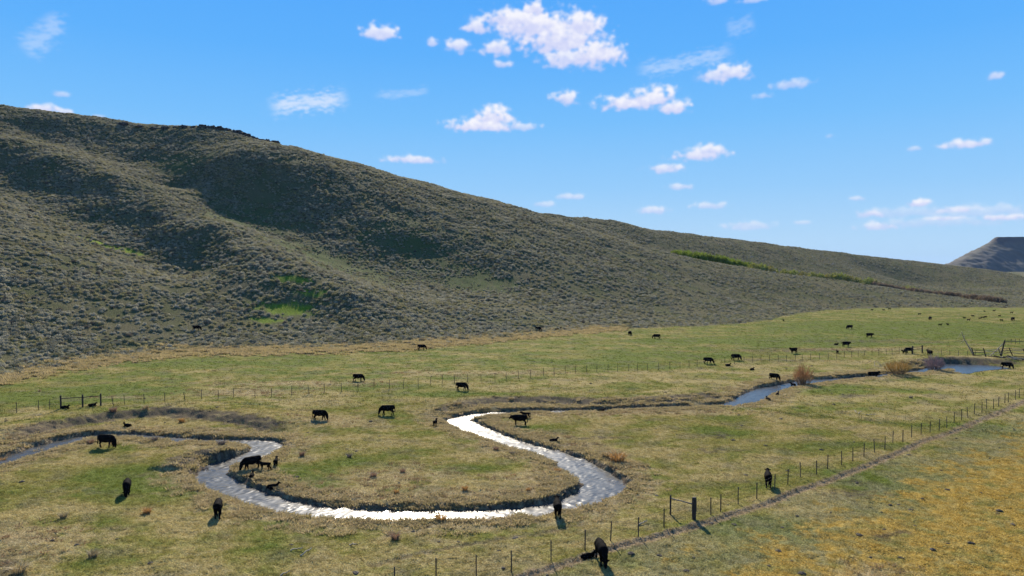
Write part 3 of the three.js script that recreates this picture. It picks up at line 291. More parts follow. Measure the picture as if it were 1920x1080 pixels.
// fine grain, tiled in metres
function grainTexture(seed, size, f, contrast, warm) {
  const n = createNoise2D(rng(seed)), d = new Uint8Array(size * size * 4), wrap = (x, y, s) => { const u = x / size, v = y / size; const w = (a, b) => n(a * s, b * s); return (w(u, v) * (1 - u) * (1 - v) + w(u - 1, v) * u * (1 - v) + w(u, v - 1) * (1 - u) * v + w(u - 1, v - 1) * u * v) / Math.sqrt((u * u + (1 - u) ** 2) * (v * v + (1 - v) ** 2)); };
  for (let y = 0; y < size; y++) for (let x = 0; x < size; x++) {
    const a = 0.5 * wrap(x, y, f) + 0.35 * wrap(x + 0.3 * y, y, f * 2.3) + 0.3 * wrap(x, y, f * 5), g = clamp(0.78 + contrast * a, 0.2, 1), o = (y * size + x) * 4, t = warm * wrap(x, y, f * 1.4);
    d[o] = 255 * clamp(g * (1 + t)); d[o + 1] = 255 * g; d[o + 2] = 255 * clamp(g * (1 - t)); d[o + 3] = 255;
  }
  const t = new THREE.DataTexture(d, size, size, THREE.RGBAFormat); t.wrapS = t.wrapT = THREE.RepeatWrapping; t.magFilter = THREE.LinearFilter; t.colorSpace = THREE.SRGBColorSpace; t.needsUpdate = true;
  return t;
}
const grassGrain = grainTexture(5, 512, 26, 0.3, 0.05), soilGrain = grainTexture(8, 512, 20, 0.32, 0.03);
console.log('textures');

// ---------------------------------------------------------------- the ground: one sheet, finest where it is looked at, cut into its kinds
const MEADOW = new THREE.MeshPhysicalMaterial({ specularIntensity: 0.12, ior: 1.25, name: 'pasture', vertexColors: true, roughness: 0.95, map: grassGrain, bumpMap: grassGrain, bumpScale: 0.05 });
const SLOPE = new THREE.MeshPhysicalMaterial({ specularIntensity: 0.12, ior: 1.25, name: 'slope_soil', vertexColors: true, roughness: 0.96, map: soilGrain, bumpMap: soilGrain, bumpScale: 0.12 });
const BANKM = new THREE.MeshPhysicalMaterial({ specularIntensity: 0.12, ior: 1.25, name: 'bank_earth', vertexColors: true, roughness: 0.95, map: soilGrain, bumpMap: soilGrain, bumpScale: 0.12 });
{
  const az = [], rr = [];
  for (let a = -180; a < -47; a += 7) az.push(a);
  for (let a = -46; a <= 46.0001; a += 0.125) az.push(a);
  for (let a = 49; a <= 180; a += 6.55) az.push(a);
  az[az.length - 1] = 180;
  for (let r = 1; r < 33; r *= 1.35) rr.push(r);
  for (let r = 34; r < 132; r *= 1.0042) rr.push(r);
  for (let r = rr[rr.length - 1] * 1.0062; r < 480; r *= 1.0062) rr.push(r);
  for (let r = rr[rr.length - 1] * 1.02; r < 1200; r *= 1.02) rr.push(r);
  for (let r = rr[rr.length - 1] * 1.12; r < 9000; r *= 1.12) rr.push(r);
  const nc = az.length, nr = rr.length, N = nc * nr, pos = new Float32Array(N * 3), col = new Float32Array(N * 3), kind = new Uint8Array(N);
  for (let i = 0; i < nr; i++) for (let j = 0; j < nc; j++) {
    const x = Math.sin(az[j] * rad) * rr[i], z = -Math.cos(az[j] * rad) * rr[i], L = land(x, z), k = i * nc + j;
    pos.set([x, L.h, z], k * 3);
    const hillSide = L.hill && Math.abs(az[j]) < 110;
    kind[k] = L.bank > 0.45 && L.streamD < (L.run ?? 0) || L.pondD < 0.7 ? 2 : Math.abs(L.trail) < 0.24 ? 3 : hillSide ? 1 : 0;
    const c = hillSide ? hillColour(x, z, L) : meadowColour(x, z, L);
    col.set(c.map((v) => v * 1.8), k * 3);
  }
  const idx = new Uint32Array((nr - 1) * (nc - 1) * 6); let o = 0;
  for (let i = 0; i + 1 < nr; i++) for (let j = 0; j + 1 < nc; j++) { const a = i * nc + j, b = a + 1, c = a + nc, e = c + 1; idx.set([a, b, c, b, e, c], o); o += 6; }
  const whole = new THREE.BufferGeometry(); whole.setAttribute('position', new THREE.BufferAttribute(pos, 3)); whole.setIndex(new THREE.BufferAttribute(idx, 1)); whole.computeVertexNormals();
  const nor = whole.attributes.normal.array;
  const cut = (k) => {
    const map = new Int32Array(N).fill(-1), ids = [], list = [];
    for (let q = 0; q < idx.length; q += 6) {
      const a = idx[q]; if (kind[a] !== k) continue;
      for (let s = 0; s < 6; s++) { const v = idx[q + s]; if (map[v] < 0) { map[v] = ids.length; ids.push(v); } list.push(map[v]); }
    }
    const g = new THREE.BufferGeometry(), p = new Float32Array(ids.length * 3), n = new Float32Array(ids.length * 3), c = new Float32Array(ids.length * 3), uv = new Float32Array(ids.length * 2), m = k === 0 || k === 3 ? 5.3 : 9.1;
    ids.forEach((v, i) => { for (let s = 0; s < 3; s++) { p[i * 3 + s] = pos[v * 3 + s]; n[i * 3 + s] = nor[v * 3 + s]; c[i * 3 + s] = col[v * 3 + s]; } uv[i * 2] = pos[v * 3] / m; uv[i * 2 + 1] = pos[v * 3 + 2] / m; });
    g.setAttribute('position', new THREE.BufferAttribute(p, 3)); g.setAttribute('normal', new THREE.BufferAttribute(n, 3)); g.setAttribute('color', new THREE.BufferAttribute(c, 3)); g.setAttribute('uv', new THREE.BufferAttribute(uv, 2)); g.setIndex(list);
    return g;
  };
  structure('meadow_ground', cut(0), MEADOW, 'grazed pasture of tan, olive and golden grass on the valley floor', 'meadow');
  structure('hillside', cut(1), SLOPE, 'long sagebrush hill with lit spurs and shaded gullies above the pasture', 'hill');
  structure('stream_bank', cut(2), BANKM, 'dark earth banks and bed of the winding stream and pond', 'stream bank');
  structure('cattle_trail', cut(3), MEADOW, 'narrow bare cattle trail beside the wire fence', 'trail');
  console.log('ground', N, 'points');
}

// ---------------------------------------------------------------- water
{
  const M = new THREE.MeshPhysicalMaterial({ name: 'running_water', color: lin(0.045, 0.045, 0.042), roughness: 0.27, ior: 1.333 });
  const build = (test, x0, x1, z0, z1, s, wave) => {
    const nx = Math.ceil((x1 - x0) / s), nz = Math.ceil((z1 - z0) / s), map = new Map(), pos = [], ids = [];
    const vert = (i, j) => { const k = j * 100000 + i; let v = map.get(k); if (v === undefined) { v = pos.length / 3; map.set(k, v); const x = x0 + i * s, z = z0 + j * s; pos.push(x, WATER + wave(x, z), z); } return v; };
    for (let j = 0; j < nz; j++) for (let i = 0; i < nx; i++) if (test(x0 + (i + 0.5) * s, z0 + (j + 0.5) * s)) { const a = vert(i, j), b = vert(i + 1, j), c = vert(i, j + 1), d = vert(i + 1, j + 1); ids.push(a, c, b, b, c, d); }
    const g = new THREE.BufferGeometry(); g.setAttribute('position', new THREE.Float32BufferAttribute(pos, 3)); g.setIndex(ids); g.computeVertexNormals(); return g;
  };
  const xs = stream.p.map((p) => p[0]), zs = stream.p.map((p) => p[1]);
  const wave = (x, z) => { const w = 0.55 + 0.75 * fbm(x / 3.1, z / 2.4, 2), u = x + 0.35 * n2(x / 1.3, z / 1.3), v = z + 0.3 * n2b(x / 1.1, z / 1.1); return Math.max(0.2, w) * 1.35 * (0.024 * n2(u / 0.95, v / 0.5) + 0.011 * n2b(u / 0.42 + 0.5 * v, v / 0.27)) + 0.014 * n2(x / 2.3, z / 1.9); };
  structure('stream_water', build((x, z) => { const q = stream.near(x, z); return q && q[0] < q[2][3] * 0.7 + 0.6 && z < -30; }, Math.min(...xs) - 3, Math.max(...xs) + 3, Math.min(...zs) - 3, Math.max(...zs) + 3, 0.13, wave), M, 'silvery rippled stream winding in loops through the pasture', 'stream');
  structure('pond_water', build((x, z) => pondDistance(x, z) < 0.6 && !(stream.near(x, z)?.[0] < (stream.near(x, z)?.[2][3] ?? 0) * 0.7 + 0.6), pondC[0] - 24, pondC[0] + 24, pondC[1] - 24, pondC[1] + 24, 0.2, (x, z) => 0.012 * n2(x / 0.7, z / 0.5) + 0.006 * n2b(x / 0.35, z / 0.3)), M, 'small bright pond below the log pile', 'pond');
}
console.log('water');

// ---------------------------------------------------------------- distant mesa
{
  const pos = [], col = [], ids = [], nx = 220, nz = 90, x0 = 1380, x1 = 3300, z0 = -2250, z1 = -3400;
  for (let j = 0; j <= nz; j++) for (let i = 0; i <= nx; i++) {
    const x = lerp(x0, x1, (i / nx) ** 1.25), z = lerp(z0, z1, (j / nz) ** 1.3), w = 15 * fbm(x / 150, z / 150, 4) + 5 * Math.abs(n2(x / 40 + z / 90, z / 60));
    const dx = x - (1425 - 0.8 * (z + 2500)), dz = -2330 - z, k = 40, m = -Math.log(Math.exp(-dx / k) + Math.exp(-dz / k)) * k, d = m + w;
    let h = d < 0 ? -6 : d < 190 ? lerp(-6, 108, (d / 190) ** 1.08) : d < 202 ? lerp(108, 125, (d - 190) / 12) : 125 + 7 * smooth(202, 460, d);
    h += (d > 0 && d < 198 ? 7 : 1.2) * fbm(x / 34, z / 34, 4);
    pos.push(x, h - 4, z);
    const rock = smooth(180, 192, d) * smooth(206, 200, d) + 0.5 * smooth(0.2, 0.5, fbm(x / 60, z / 25, 3));
    const c = mix3(mix3([0.066, 0.058, 0.045], [0.05, 0.05, 0.033], clamp(0.5 + fbm(x / 90, z / 90, 3))), [0.04, 0.033, 0.03], clamp(rock)); col.push(...c);
  }
  for (let j = 0; j < nz; j++) for (let i = 0; i < nx; i++) { const a = j * (nx + 1) + i, b = a + 1, c = a + nx + 1, d = c + 1; ids.push(a, b, c, b, d, c); }
  const g = new THREE.BufferGeometry(); g.setAttribute('position', new THREE.Float32BufferAttribute(pos, 3)); g.setAttribute('color', new THREE.Float32BufferAttribute(col, 3)); g.setIndex(ids); g.computeVertexNormals();
  structure('mesa', g, new THREE.MeshStandardMaterial({ name: 'mesa_rock', vertexColors: true, roughness: 1 }), 'distant flat topped mesa with a dark rim across the valley', 'mesa');
}

// ---------------------------------------------------------------- plant shapes
function tri(list, a, b, c) { list.push(...a, ...b, ...c); }
function fromTriangles(list) { const g = new THREE.BufferGeometry(); g.setAttribute('position', new THREE.Float32BufferAttribute(list, 3)); g.computeVertexNormals(); return g; }
function bladeTuft(R, n, radius, height, width, lean, bends = false) {
  const l = [];
  for (let i = 0; i < n; i++) {
    const a = R() * 6.283, r = radius * Math.sqrt(R()), x = Math.cos(a) * r, z = Math.sin(a) * r, h = height * (0.55 + 0.45 * R()), f = R() * 6.283, w = width * (0.7 + 0.6 * R()), ca = Math.cos(f) * w, sa = Math.sin(f) * w, out = lean * (0.3 + R()) * h, b = a + (R() - 0.5) * 1.6, tx = x + Math.cos(b) * out, tz = z + Math.sin(b) * out;
    if (bends) { const mx = x + Math.cos(b) * out * 0.3, mz = z + Math.sin(b) * out * 0.3, mh = h * 0.65; tri(l, [x - ca, -0.04, z - sa], [x + ca, -0.04, z + sa], [mx + ca * 0.8, mh, mz + sa * 0.8]); tri(l, [x - ca, -0.04, z - sa], [mx + ca * 0.8, mh, mz + sa * 0.8], [mx - ca * 0.8, mh, mz - sa * 0.8]); tri(l, [mx - ca * 0.8, mh, mz - sa * 0.8], [mx + ca * 0.8, mh, mz + sa * 0.8], [tx, h * 0.95, tz]); }
    else tri(l, [x - ca, -0.03, z - sa], [x + ca, -0.03, z + sa], [tx, h, tz]);
  }
  return fromTriangles(l);
}
function shrubShape(R, leaves, core, leaf, squash) {   // a low dome of leaf clumps round a knotty heart, unit radius
  const base = new THREE.IcosahedronGeometry(1, 1), p = base.attributes.position, l = [];
  const bump = (x, y, z) => core * (1 + 0.28 * n3(x * 1.6, y * 1.6, z * 1.6 + leaves));
  for (let i = 0; i < p.count; i += 3) {
    const v = [0, 1, 2].map((k) => { const x = p.getX(i + k), y = p.getY(i + k), z = p.getZ(i + k), b = bump(x, y, z); return [x * b, Math.max(-0.12, y * b * squash), z * b]; });
    if (v.some((q) => q[1] > -0.1)) tri(l, ...v);
  }
  for (let i = 0; i < leaves; i++) {
    const a = R() * 6.283, y = R() ** 0.8, r = Math.sqrt(1 - y * y), b = bump(Math.cos(a) * r, y, Math.sin(a) * r) / core * (0.74 + 0.3 * R()), c = [Math.cos(a) * r * b, y * b * squash, Math.sin(a) * r * b];
    const s = leaf * (0.6 + 0.8 * R()), q = () => (R() - 0.5) * s;
    tri(l, [c[0] + q(), c[1] + q(), c[2] + q()], [c[0] + q(), c[1] + q(), c[2] + q()], [c[0] * 1.12 + q() * 0.5, c[1] * 1.12 + s * 0.55, c[2] * 1.12 + q() * 0.5]);
  }
  return fromTriangles(l);
}
const PLANT = new THREE.MeshPhysicalMaterial({ specularIntensity: 0.15, ior: 1.25, name: 'foliage', color: 0xffffff, roughness: 0.95, side: THREE.DoubleSide, transmission: 0.45, thickness: 0 });
const LEAF = new THREE.MeshPhysicalMaterial({ specularIntensity: 0.15, ior: 1.25, name: 'shrub_leaves', color: 0xffffff, roughness: 0.95, side: THREE.DoubleSide, transmission: 0.35, thickness: 0 });
function scatter(name, label, category, geometry, list, material = PLANT) {   // list of [x, y, z, sx, sy, turn, r, g, b]
  const m = new THREE.InstancedMesh(geometry, material, list.length), q = new THREE.Matrix4(), e = new THREE.Euler(), p = new THREE.Vector3(), s = new THREE.Vector3(), u = new THREE.Quaternion(), c = new THREE.Color();
  list.forEach((a, i) => { u.setFromEuler(e.set(0, a[5], 0)); q.compose(p.set(a[0], a[1], a[2]), u, s.set(a[3], a[4], a[3])); m.setMatrixAt(i, q); m.setColorAt(i, c.setRGB(a[6], a[7], a[8])); });
  m.name = name; tag(m, label, category, null, 'stuff'); m.castShadow = m.receiveShadow = true; scene.add(m); console.log(name, list.length); return m;
}

// short grass of the pasture
{
  const R = rng(301), near = [], far = [], mid = [];
  const push = (list, x, z, s, sy, L, spread) => {
    const c = meadowColour(x, z, L), k = 1.48 * (1 - spread / 2 + spread * R()), w = 0.94 + 0.12 * R();
    list.push([x, L.h, z, s, sy, R() * 6.28, c[0] * k * w, c[1] * k, c[2] * k * 0.95]);
  };
  const ok = (L) => !L.hill && L.streamD > 0.25 && L.pondD > 0.4 && Math.abs(L.trail) > 0.22 && !(L.bank > 0.5) && L.scarp < 0.75;
  for (let i = 0; i < 200000; i++) {
    const a = (R() * 2 - 1) * 41 * rad, r = Math.sqrt(lerp(36 ** 2, 92 ** 2, R())), x = Math.sin(a) * r, z = -Math.cos(a) * r;
    if (R() > 0.42 + 0.58 * smooth(-0.35, 0.35, n2(x / 0.5, z / 0.5) + 0.5 * n2b(x / 1.6, z / 1.6))) continue;
    const L = land(x, z); if (!ok(L)) continue;
    const s = 0.75 + 0.6 * R(); push(near, x, z, s, s * (0.6 + 0.7 * R()), L, 0.7);
  }
  for (let i = 0; i < 150000; i++) {
    const a = (R() * 2 - 1) * 40 * rad, r = Math.sqrt(lerp(92 ** 2, 330 ** 2, R() ** 1.5)), x = Math.sin(a) * r, z = -Math.cos(a) * r;
    if (R() > 0.3 + 0.7 * smooth(-0.3, 0.4, n2(x / 0.9, z / 0.9) + 0.5 * n2b(x / 3, z / 3))) continue;
    const L = land(x, z); if (!ok(L)) continue;
    const s = 1.3 + 0.9 * R(); push(far, x, z, s, s * (0.5 + 0.5 * R()), L, 0.7);
  }
  scatter('meadow_grass', 'short grazed grass of the near pasture', 'grass', bladeTuft(rng(1), 9, 0.14, 0.075, 0.02, 1.5), near);
  scatter('pasture_grass', 'short green and tan grass of the farther pasture', 'grass', bladeTuft(rng(2), 9, 0.2, 0.09, 0.03, 1.4), far);
  // long dry grass along the water and on the crumbling banks
  const bank = [];
  for (let i = 0; i < 60000; i++) {
    const p = stream.p[Math.floor(R() * stream.p.length)], side = R() < 0.5 ? -1 : 1, o = p[3] + 3.4 * R() ** 1.7 + 0.15, x = p[0] - p.t[1] * side * o + (R() - 0.5) * 0.4, z = p[1] + p.t[0] * side * o + (R() - 0.5) * 0.4;
    if (z > -30 || Math.abs(azOf(x, z)) > 42) continue;
    const L = land(x, z); if (L.streamD < 0.1 || L.pondD < 0.2 || (L.bank > 0.6 && R() < 0.72)) continue;
    if (R() > smooth(-0.45, 0.5, fbm(x / 3.0 + 31, z / 3.0, 3) + 0.3 * (1.6 - L.streamD) / 1.6)) continue;
    const c = mix3(DRY, mix3(TAN, OLIVE, R() * 0.7), 0.75 * R()), k = 1.3 + 0.6 * R(), s = 0.7 + 0.9 * R() ** 1.5;
    bank.push([x, L.h, z, s, s * (0.7 + 0.6 * R()), R() * 6.28, c[0] * k, c[1] * k, c[2] * k]);
  }
  for (const p of PATCHES) if (p[4] === 'd') for (let i = 0; i < p[2] * p[3] * 14; i++) {
    const a = R() * 6.28, r = Math.sqrt(R()) * 1.15, x = p[0] + Math.cos(a) * r * p[2], z = p[1] + Math.sin(a) * r * p[3]; if (z > -30) continue;
    if (R() > smooth(-0.2, 0.5, fbm(x / 2.2 + 71, z / 2.2, 3))) continue;
    const L = land(x, z); if (!ok(L)) continue;
    const c = mix3(DRY, [0.24, 0.14, 0.075], R()), k = 0.8 + 0.5 * R(), s = 0.6 + 0.6 * R();
    bank.push([x, L.h, z, s, s * (0.6 + 0.4 * R()), R() * 6.28, c[0] * k, c[1] * k, c[2] * k]);
  }
  scatter('stream_side_grass', 'long dry tan grass along the stream banks', 'dry grass', bladeTuft(rng(3), 16, 0.19, 0.15, 0.022, 1.4, true), bank);
  // tan bunch grass along the foot of the slope
  const foot = [];
  for (let i = 0; i < 46000; i++) {
    const az = lerp(-38, 9, R()), e0 = footAt(az), x0 = Math.sin(az * rad), z0 = -Math.cos(az * rad), r = e0 + (R() + R() + R() - 1.5) * 7.5 + 1.5, x = x0 * r, z = z0 * r;
    if (R() > smooth(-0.1, 0.4, fbm(x / 5 + 5, z / 3, 3) + 0.25 * n2(x / 1.2, z / 1.2)) * (0.1 + 0.9 * smooth(-120, -40, x))) continue;
    const L = land(x, z); const c = mix3(DRY, TAN, R()), k = 1.15 + 0.6 * R(), s = 0.9 + 1.1 * R() ** 2;
    foot.push([x, L.h, z, s, s * (0.6 + 0.5 * R()), R() * 6.28, c[0] * k, c[1] * k, c[2] * k]);
  }
  scatter('slope_foot_grass', 'tan bunch grass along the foot of the hill', 'dry grass', bladeTuft(rng(4), 26, 0.28, 0.38, 0.045, 0.8), foot);
}

// sagebrush of the hill: the ones that show largest are things, the rest one cover
{
  const R = rng(77), all = [];
  for (let i = 0; i < 620000 && all.length < 250000; i++) {
    const az = lerp(-39, 39, R()), a = az * rad, f = footAt(az), top = az < -14 ? 520 : az < 0 ? 450 : az < 11 ? 590 : az < 21 ? 860 : 1050, r = Math.sqrt(lerp((f - 1) ** 2, top ** 2, R())), x = Math.sin(a) * r, z = -Math.cos(a) * r;
    const cl = n2(x / 2.4, z / 2.4) * 0.5 + 0.6 * n2b(x / 9, z / 9) + 0.6 * n2(x / 34, z / 34);
    let dens = 0.5 + 0.55 * cl, small = 1;
    for (const p of HILLPATCH) { const dx = (x - p[0]) / p[2], dz = (z - p[1]) / p[3], q = dx * dx + dz * dz; if (q > 1.7) continue; const w = smooth(1.7, 0.5, q); dens -= w * { G: 0.5, D: 0.2 }[p[4]]; if (p[4] === 'D') small -= 0.25 * w; }
    
    if (R() > dens) continue;
    const L = land(x, z); if (!L.hill) continue;
    if (L.rho < L.edge + 4 && R() < 0.7) continue;
    const s = small * (0.24 + 0.46 * R() ** 2 + 0.14 * cl) * (az > 10 ? 0.85 : 1), t = R(), g = fbm(x / 15 + 8, z / 15, 3);
    let c = mix3([0.215, 0.2, 0.152], [0.165, 0.158, 0.105], t); if (R() < 0.3 + 0.6 * g) c = mix3(c, [0.17, 0.15, 0.062], 0.7); if (R() < 0.07) c = [0.09, 0.08, 0.06];
    const k = 1.2 + 0.65 * R();
    all.push([x, L.h - 0.05, z, s, s * (0.75 + 0.35 * R()), R() * 6.28, c[0] * k, c[1] * k, c[2] * k, s / L.rho * (Math.abs(az) < 34.5 ? 1 : 0)]);
  }
  all.sort((p, q) => q[9] - p[9]);
  const shapes = [shrubShape(rng(61), 90, 0.8, 0.5, 0.82), shrubShape(rng(62), 90, 0.76, 0.52, 0.9), shrubShape(rng(63), 90, 0.82, 0.46, 0.72)];
  const tones = [[0.26, 0.24, 0.175], [0.23, 0.215, 0.15], [0.2, 0.19, 0.115], [0.21, 0.19, 0.1]].map((c) => new THREE.MeshPhysicalMaterial({ specularIntensity: 0.15, ior: 1.25, transmission: 0.25, thickness: 0, name: 'sage_leaves', color: lin(...c), roughness: 0.95, side: THREE.DoubleSide }));
  const stemM = new THREE.MeshStandardMaterial({ name: 'sage_wood', color: lin(0.09, 0.075, 0.06), roughness: 1 }), stemG = new THREE.CylinderGeometry(0.09, 0.16, 0.5, 5).translate(0, 0.05, 0);
  all.slice(0, 300).forEach((a, i) => {
    const t = thing('sagebrush', 'grey green sagebrush dome among the shrubs at the bottom of the slope', 'sagebrush', 'sagebrush along the bottom of the slope');
    t.position.set(a[0], a[1], a[2]); t.rotation.y = a[5]; t.scale.set(a[3], a[4], a[3]);
    part('crown', shapes[i % 3], tones[Math.floor(R() * 4)], t); part('stem', stemG, stemM, t);
  });
  scatter('sagebrush_cover', 'grey green sagebrush covering the long hill', 'sagebrush', shapes[0], all.slice(300), LEAF);
}
console.log('plants');
// ---------------------------------------------------------------- cattle
const HIDE = new THREE.MeshPhysicalMaterial({ name: 'black_hide', color: lin(0.005, 0.0046, 0.0046), roughness: 0.85, specularIntensity: 0.5, ior: 1.12 });
function animalShape(bones, res, half, lift) {   // bones: [ax, ay, az, ra, bx, by, bz, rb, flatten across]; one skin by smooth union
  const mc = new MarchingCubes(res, undefined, false, false, 60000), hs = res / 2; mc.isolation = 0;
  for (let k = 0; k < res; k++) for (let j = 0; j < res; j++) for (let i = 0; i < res; i++) {
    const x = ((i - hs) / hs) * half, y = ((j - hs) / hs) * half + lift, z = ((k - hs) / hs) * half; let s = 0;
    for (const [ax, ay, az, ra, bx, by, bz, rb, fl = 1] of bones) {
      const dx = bx - ax, dy = by - ay, dz = (bz - az) / fl, px = x - ax, py = y - ay, pz = (z - az) / fl, l2 = dx * dx + dy * dy + dz * dz, t = l2 ? clamp((px * dx + py * dy + pz * dz) / l2) : 0;
      const d = (Math.sqrt((px - dx * t) ** 2 + (py - dy * t) ** 2 + (pz - dz * t) ** 2) - lerp(ra, rb, t)) * (fl < 1 ? 0.9 : 1);
      if (d < 0.5) s += Math.exp(-d * 34);
    }
    mc.field[i + j * res + k * res * res] = s > 0 ? Math.max(-1, Math.log(s) / 34) : -1;
  }
  mc.update();
  const n = mc.count, p = new Float32Array(n * 3);
  for (let i = 0; i < n; i++) { p[i * 3] = mc.positionArray[i * 3] * half; p[i * 3 + 1] = mc.positionArray[i * 3 + 1] * half + lift; p[i * 3 + 2] = mc.positionArray[i * 3 + 2] * half; }
  let g = new THREE.BufferGeometry(); g.setAttribute('position', new THREE.BufferAttribute(p, 3));
  g = mergeVertices(g, 1e-4); g.computeVertexNormals(); g.computeBoundingBox(); g.translate(0, -g.boundingBox.min.y, 0);
  return g;
}
const both = (f) => [f(1), f(-1)].flat();
const torso = (thin = 1) => [[-0.7, 1.02, 0, 0.31 * thin, -0.1, 0.94, 0, 0.4 * thin, 0.88], [-0.1, 0.94, 0, 0.4 * thin, 0.5, 0.98, 0, 0.36 * thin, 0.86], [-0.84, 1.18, 0, 0.15, 0.4, 1.2, 0, 0.14, 1], [0.5, 0.9, 0, 0.31 * thin, 0.68, 0.95, 0, 0.27, 0.85]];
const legsOf = (f1, f2, h1, h2) => [1, -1].flatMap((s) => { const f = s > 0 ? f1 : f2, h = s > 0 ? h1 : h2; return [
  [0.48, 0.82, 0.14 * s, 0.16, 0.47 + f * 0.4, 0.42, 0.16 * s, 0.07], [0.47 + f * 0.4, 0.42, 0.16 * s, 0.068, 0.46 + f, 0.1, 0.16 * s, 0.05], [0.46 + f, 0.09, 0.16 * s, 0.05, 0.48 + f, 0.05, 0.16 * s, 0.062],
  [-0.66, 1.0, 0.13 * s, 0.22, -0.56 + h * 0.3, 0.66, 0.17 * s, 0.12], [-0.56 + h * 0.3, 0.66, 0.17 * s, 0.11, -0.78 + h * 0.7, 0.44, 0.17 * s, 0.065], [-0.78 + h * 0.7, 0.44, 0.17 * s, 0.062, -0.73 + h, 0.1, 0.17 * s, 0.05], [-0.73 + h, 0.09, 0.17 * s, 0.05, -0.71 + h, 0.05, 0.17 * s, 0.062]]; });
const tail = [[-0.93, 1.22, 0, 0.05, -1.02, 0.95, 0, 0.035], [-1.02, 0.95, 0, 0.035, -1.03, 0.52, 0, 0.035], [-1.03, 0.52, 0, 0.035, -1.02, 0.38, 0, 0.05]];
const headOf = (nx, ny, hx, hy, mx, my, side = 0) => { const ax = hx - mx, ay = hy - my, l = Math.hypot(ax, ay), ux = ax / l, uy = ay / l; return [
  [0.58, 1.04, 0, 0.29, nx, ny, side * 0.5, 0.21, 0.78], [nx, ny, side * 0.5, 0.21, hx, hy, side, 0.155, 0.85], [hx, hy, side, 0.135, lerp(hx, mx, 0.5), lerp(hy, my, 0.5), side, 0.105], [lerp(hx, mx, 0.5), lerp(hy, my, 0.5), side, 0.1, mx, my, side, 0.082],
  ...both((s) => [[hx + ux * 0.03, hy + uy * 0.03, side + 0.1 * s, 0.04, hx + ux * 0.02 - uy * 0.04, hy + 0.02, side + 0.27 * s, 0.045]])]; };
const lying = (h) => [[-0.62, 0.42, 0, 0.3, 0, 0.4, 0, 0.36, 0.95], [0, 0.4, 0, 0.36, 0.5, 0.42, 0, 0.3, 0.9], [0.5, 0.5, 0, 0.22, 0.82, 0.78, 0.04, 0.14, 0.75], [0.82, 0.8 + h, 0.04, 0.13, 1.12, 0.68 + h * 0.6, 0.08, 0.08], ...both((s) => [[0.8, 0.86 + h, 0.04 + 0.1 * s, 0.04, 0.76, 0.9 + h, 0.04 + 0.25 * s, 0.045]]),
  [0.5, 0.22, 0.2, 0.12, 0.86, 0.1, 0.24, 0.07], [0.86, 0.1, 0.24, 0.065, 0.6, 0.07, 0.3, 0.055], [0.5, 0.22, -0.2, 0.12, 0.8, 0.1, -0.25, 0.07], [0.8, 0.1, -0.25, 0.065, 0.98, 0.07, -0.22, 0.055], [-0.5, 0.28, 0.24, 0.2, -0.15, 0.14, 0.36, 0.1], [-0.15, 0.14, 0.36, 0.09, -0.5, 0.08, 0.42, 0.06], [-0.5, 0.28, -0.22, 0.2, -0.2, 0.14, -0.34, 0.09], [-0.9, 0.45, 0, 0.05, -0.98, 0.12, 0.1, 0.035]];
const calfTorso = [[-0.66, 1.06, 0, 0.22, 0.0, 1.0, 0, 0.25, 0.82], [0.0, 1.0, 0, 0.25, 0.5, 1.03, 0, 0.23, 0.82]];
const POSES = {
  graze: animalShape([...torso(), ...legsOf(0.1, -0.12, -0.1, 0.12), ...tail, ...headOf(0.92, 0.8, 1.05, 0.5, 1.14, 0.15)], 76, 1.5, 0.72),
  graze2: animalShape([...torso(1.03), ...legsOf(-0.1, 0.2, 0.18, -0.12), ...tail, ...headOf(0.92, 0.76, 1.02, 0.44, 1.08, 0.1, 0.1)], 76, 1.5, 0.72),
  stand: animalShape([...torso(), ...legsOf(0.02, -0.05, -0.04, 0.06), ...tail, ...headOf(0.88, 1.2, 1.0, 1.32, 1.27, 1.12)], 76, 1.55, 0.75),
  stand2: animalShape([...torso(1.02), ...legsOf(0.05, 0.0, 0.05, -0.08), ...tail, ...headOf(0.9, 1.08, 1.04, 1.12, 1.28, 0.88, -0.12)], 76, 1.55, 0.75),
  calf: animalShape([...calfTorso, ...legsOf(0.06, -0.06, -0.06, 0.08), ...tail, ...headOf(0.92, 1.24, 1.06, 1.32, 1.3, 1.14)], 64, 1.5, 0.72),
  lie: animalShape(lying(0.1), 60, 1.4, 0.5), lie2: animalShape(lying(0.2), 60, 1.4, 0.5),
};
const CALF = new Set(['calf', 'lie']);
function animal(kind, x, z, heading, label, group, y) {
  const calf = CALF.has(kind), s = calf ? (kind === 'calf' ? 0.54 : 0.52) : 0.88 + 0.04 * Math.sin(x * 7.3), o = new THREE.Mesh(POSES[kind], HIDE);
  o.name = numbered(calf ? 'calf' : 'cow'); tag(o, label, calf ? 'calf' : 'cow', group); o.scale.setScalar(s);
  let h = y; if (h === undefined) { const c = Math.cos(heading * rad) * 0.55 * s, d = Math.sin(heading * rad) * 0.55 * s; h = (heightAt(x + c, z - d) + heightAt(x - c, z + d)) / 2; }
  o.position.set(x, h - 0.015, z); o.rotation.y = heading * rad; scene.add(shade(o)); return o;
}
for (const [kind, x, z, heading, label, group] of CATTLE) animal(kind, x, z, heading, label, group || undefined);
animal('graze', SLOPECOW[0], SLOPECOW[2], 0, 'black cow half hidden among sagebrush on the lower slope');
console.log('cattle');

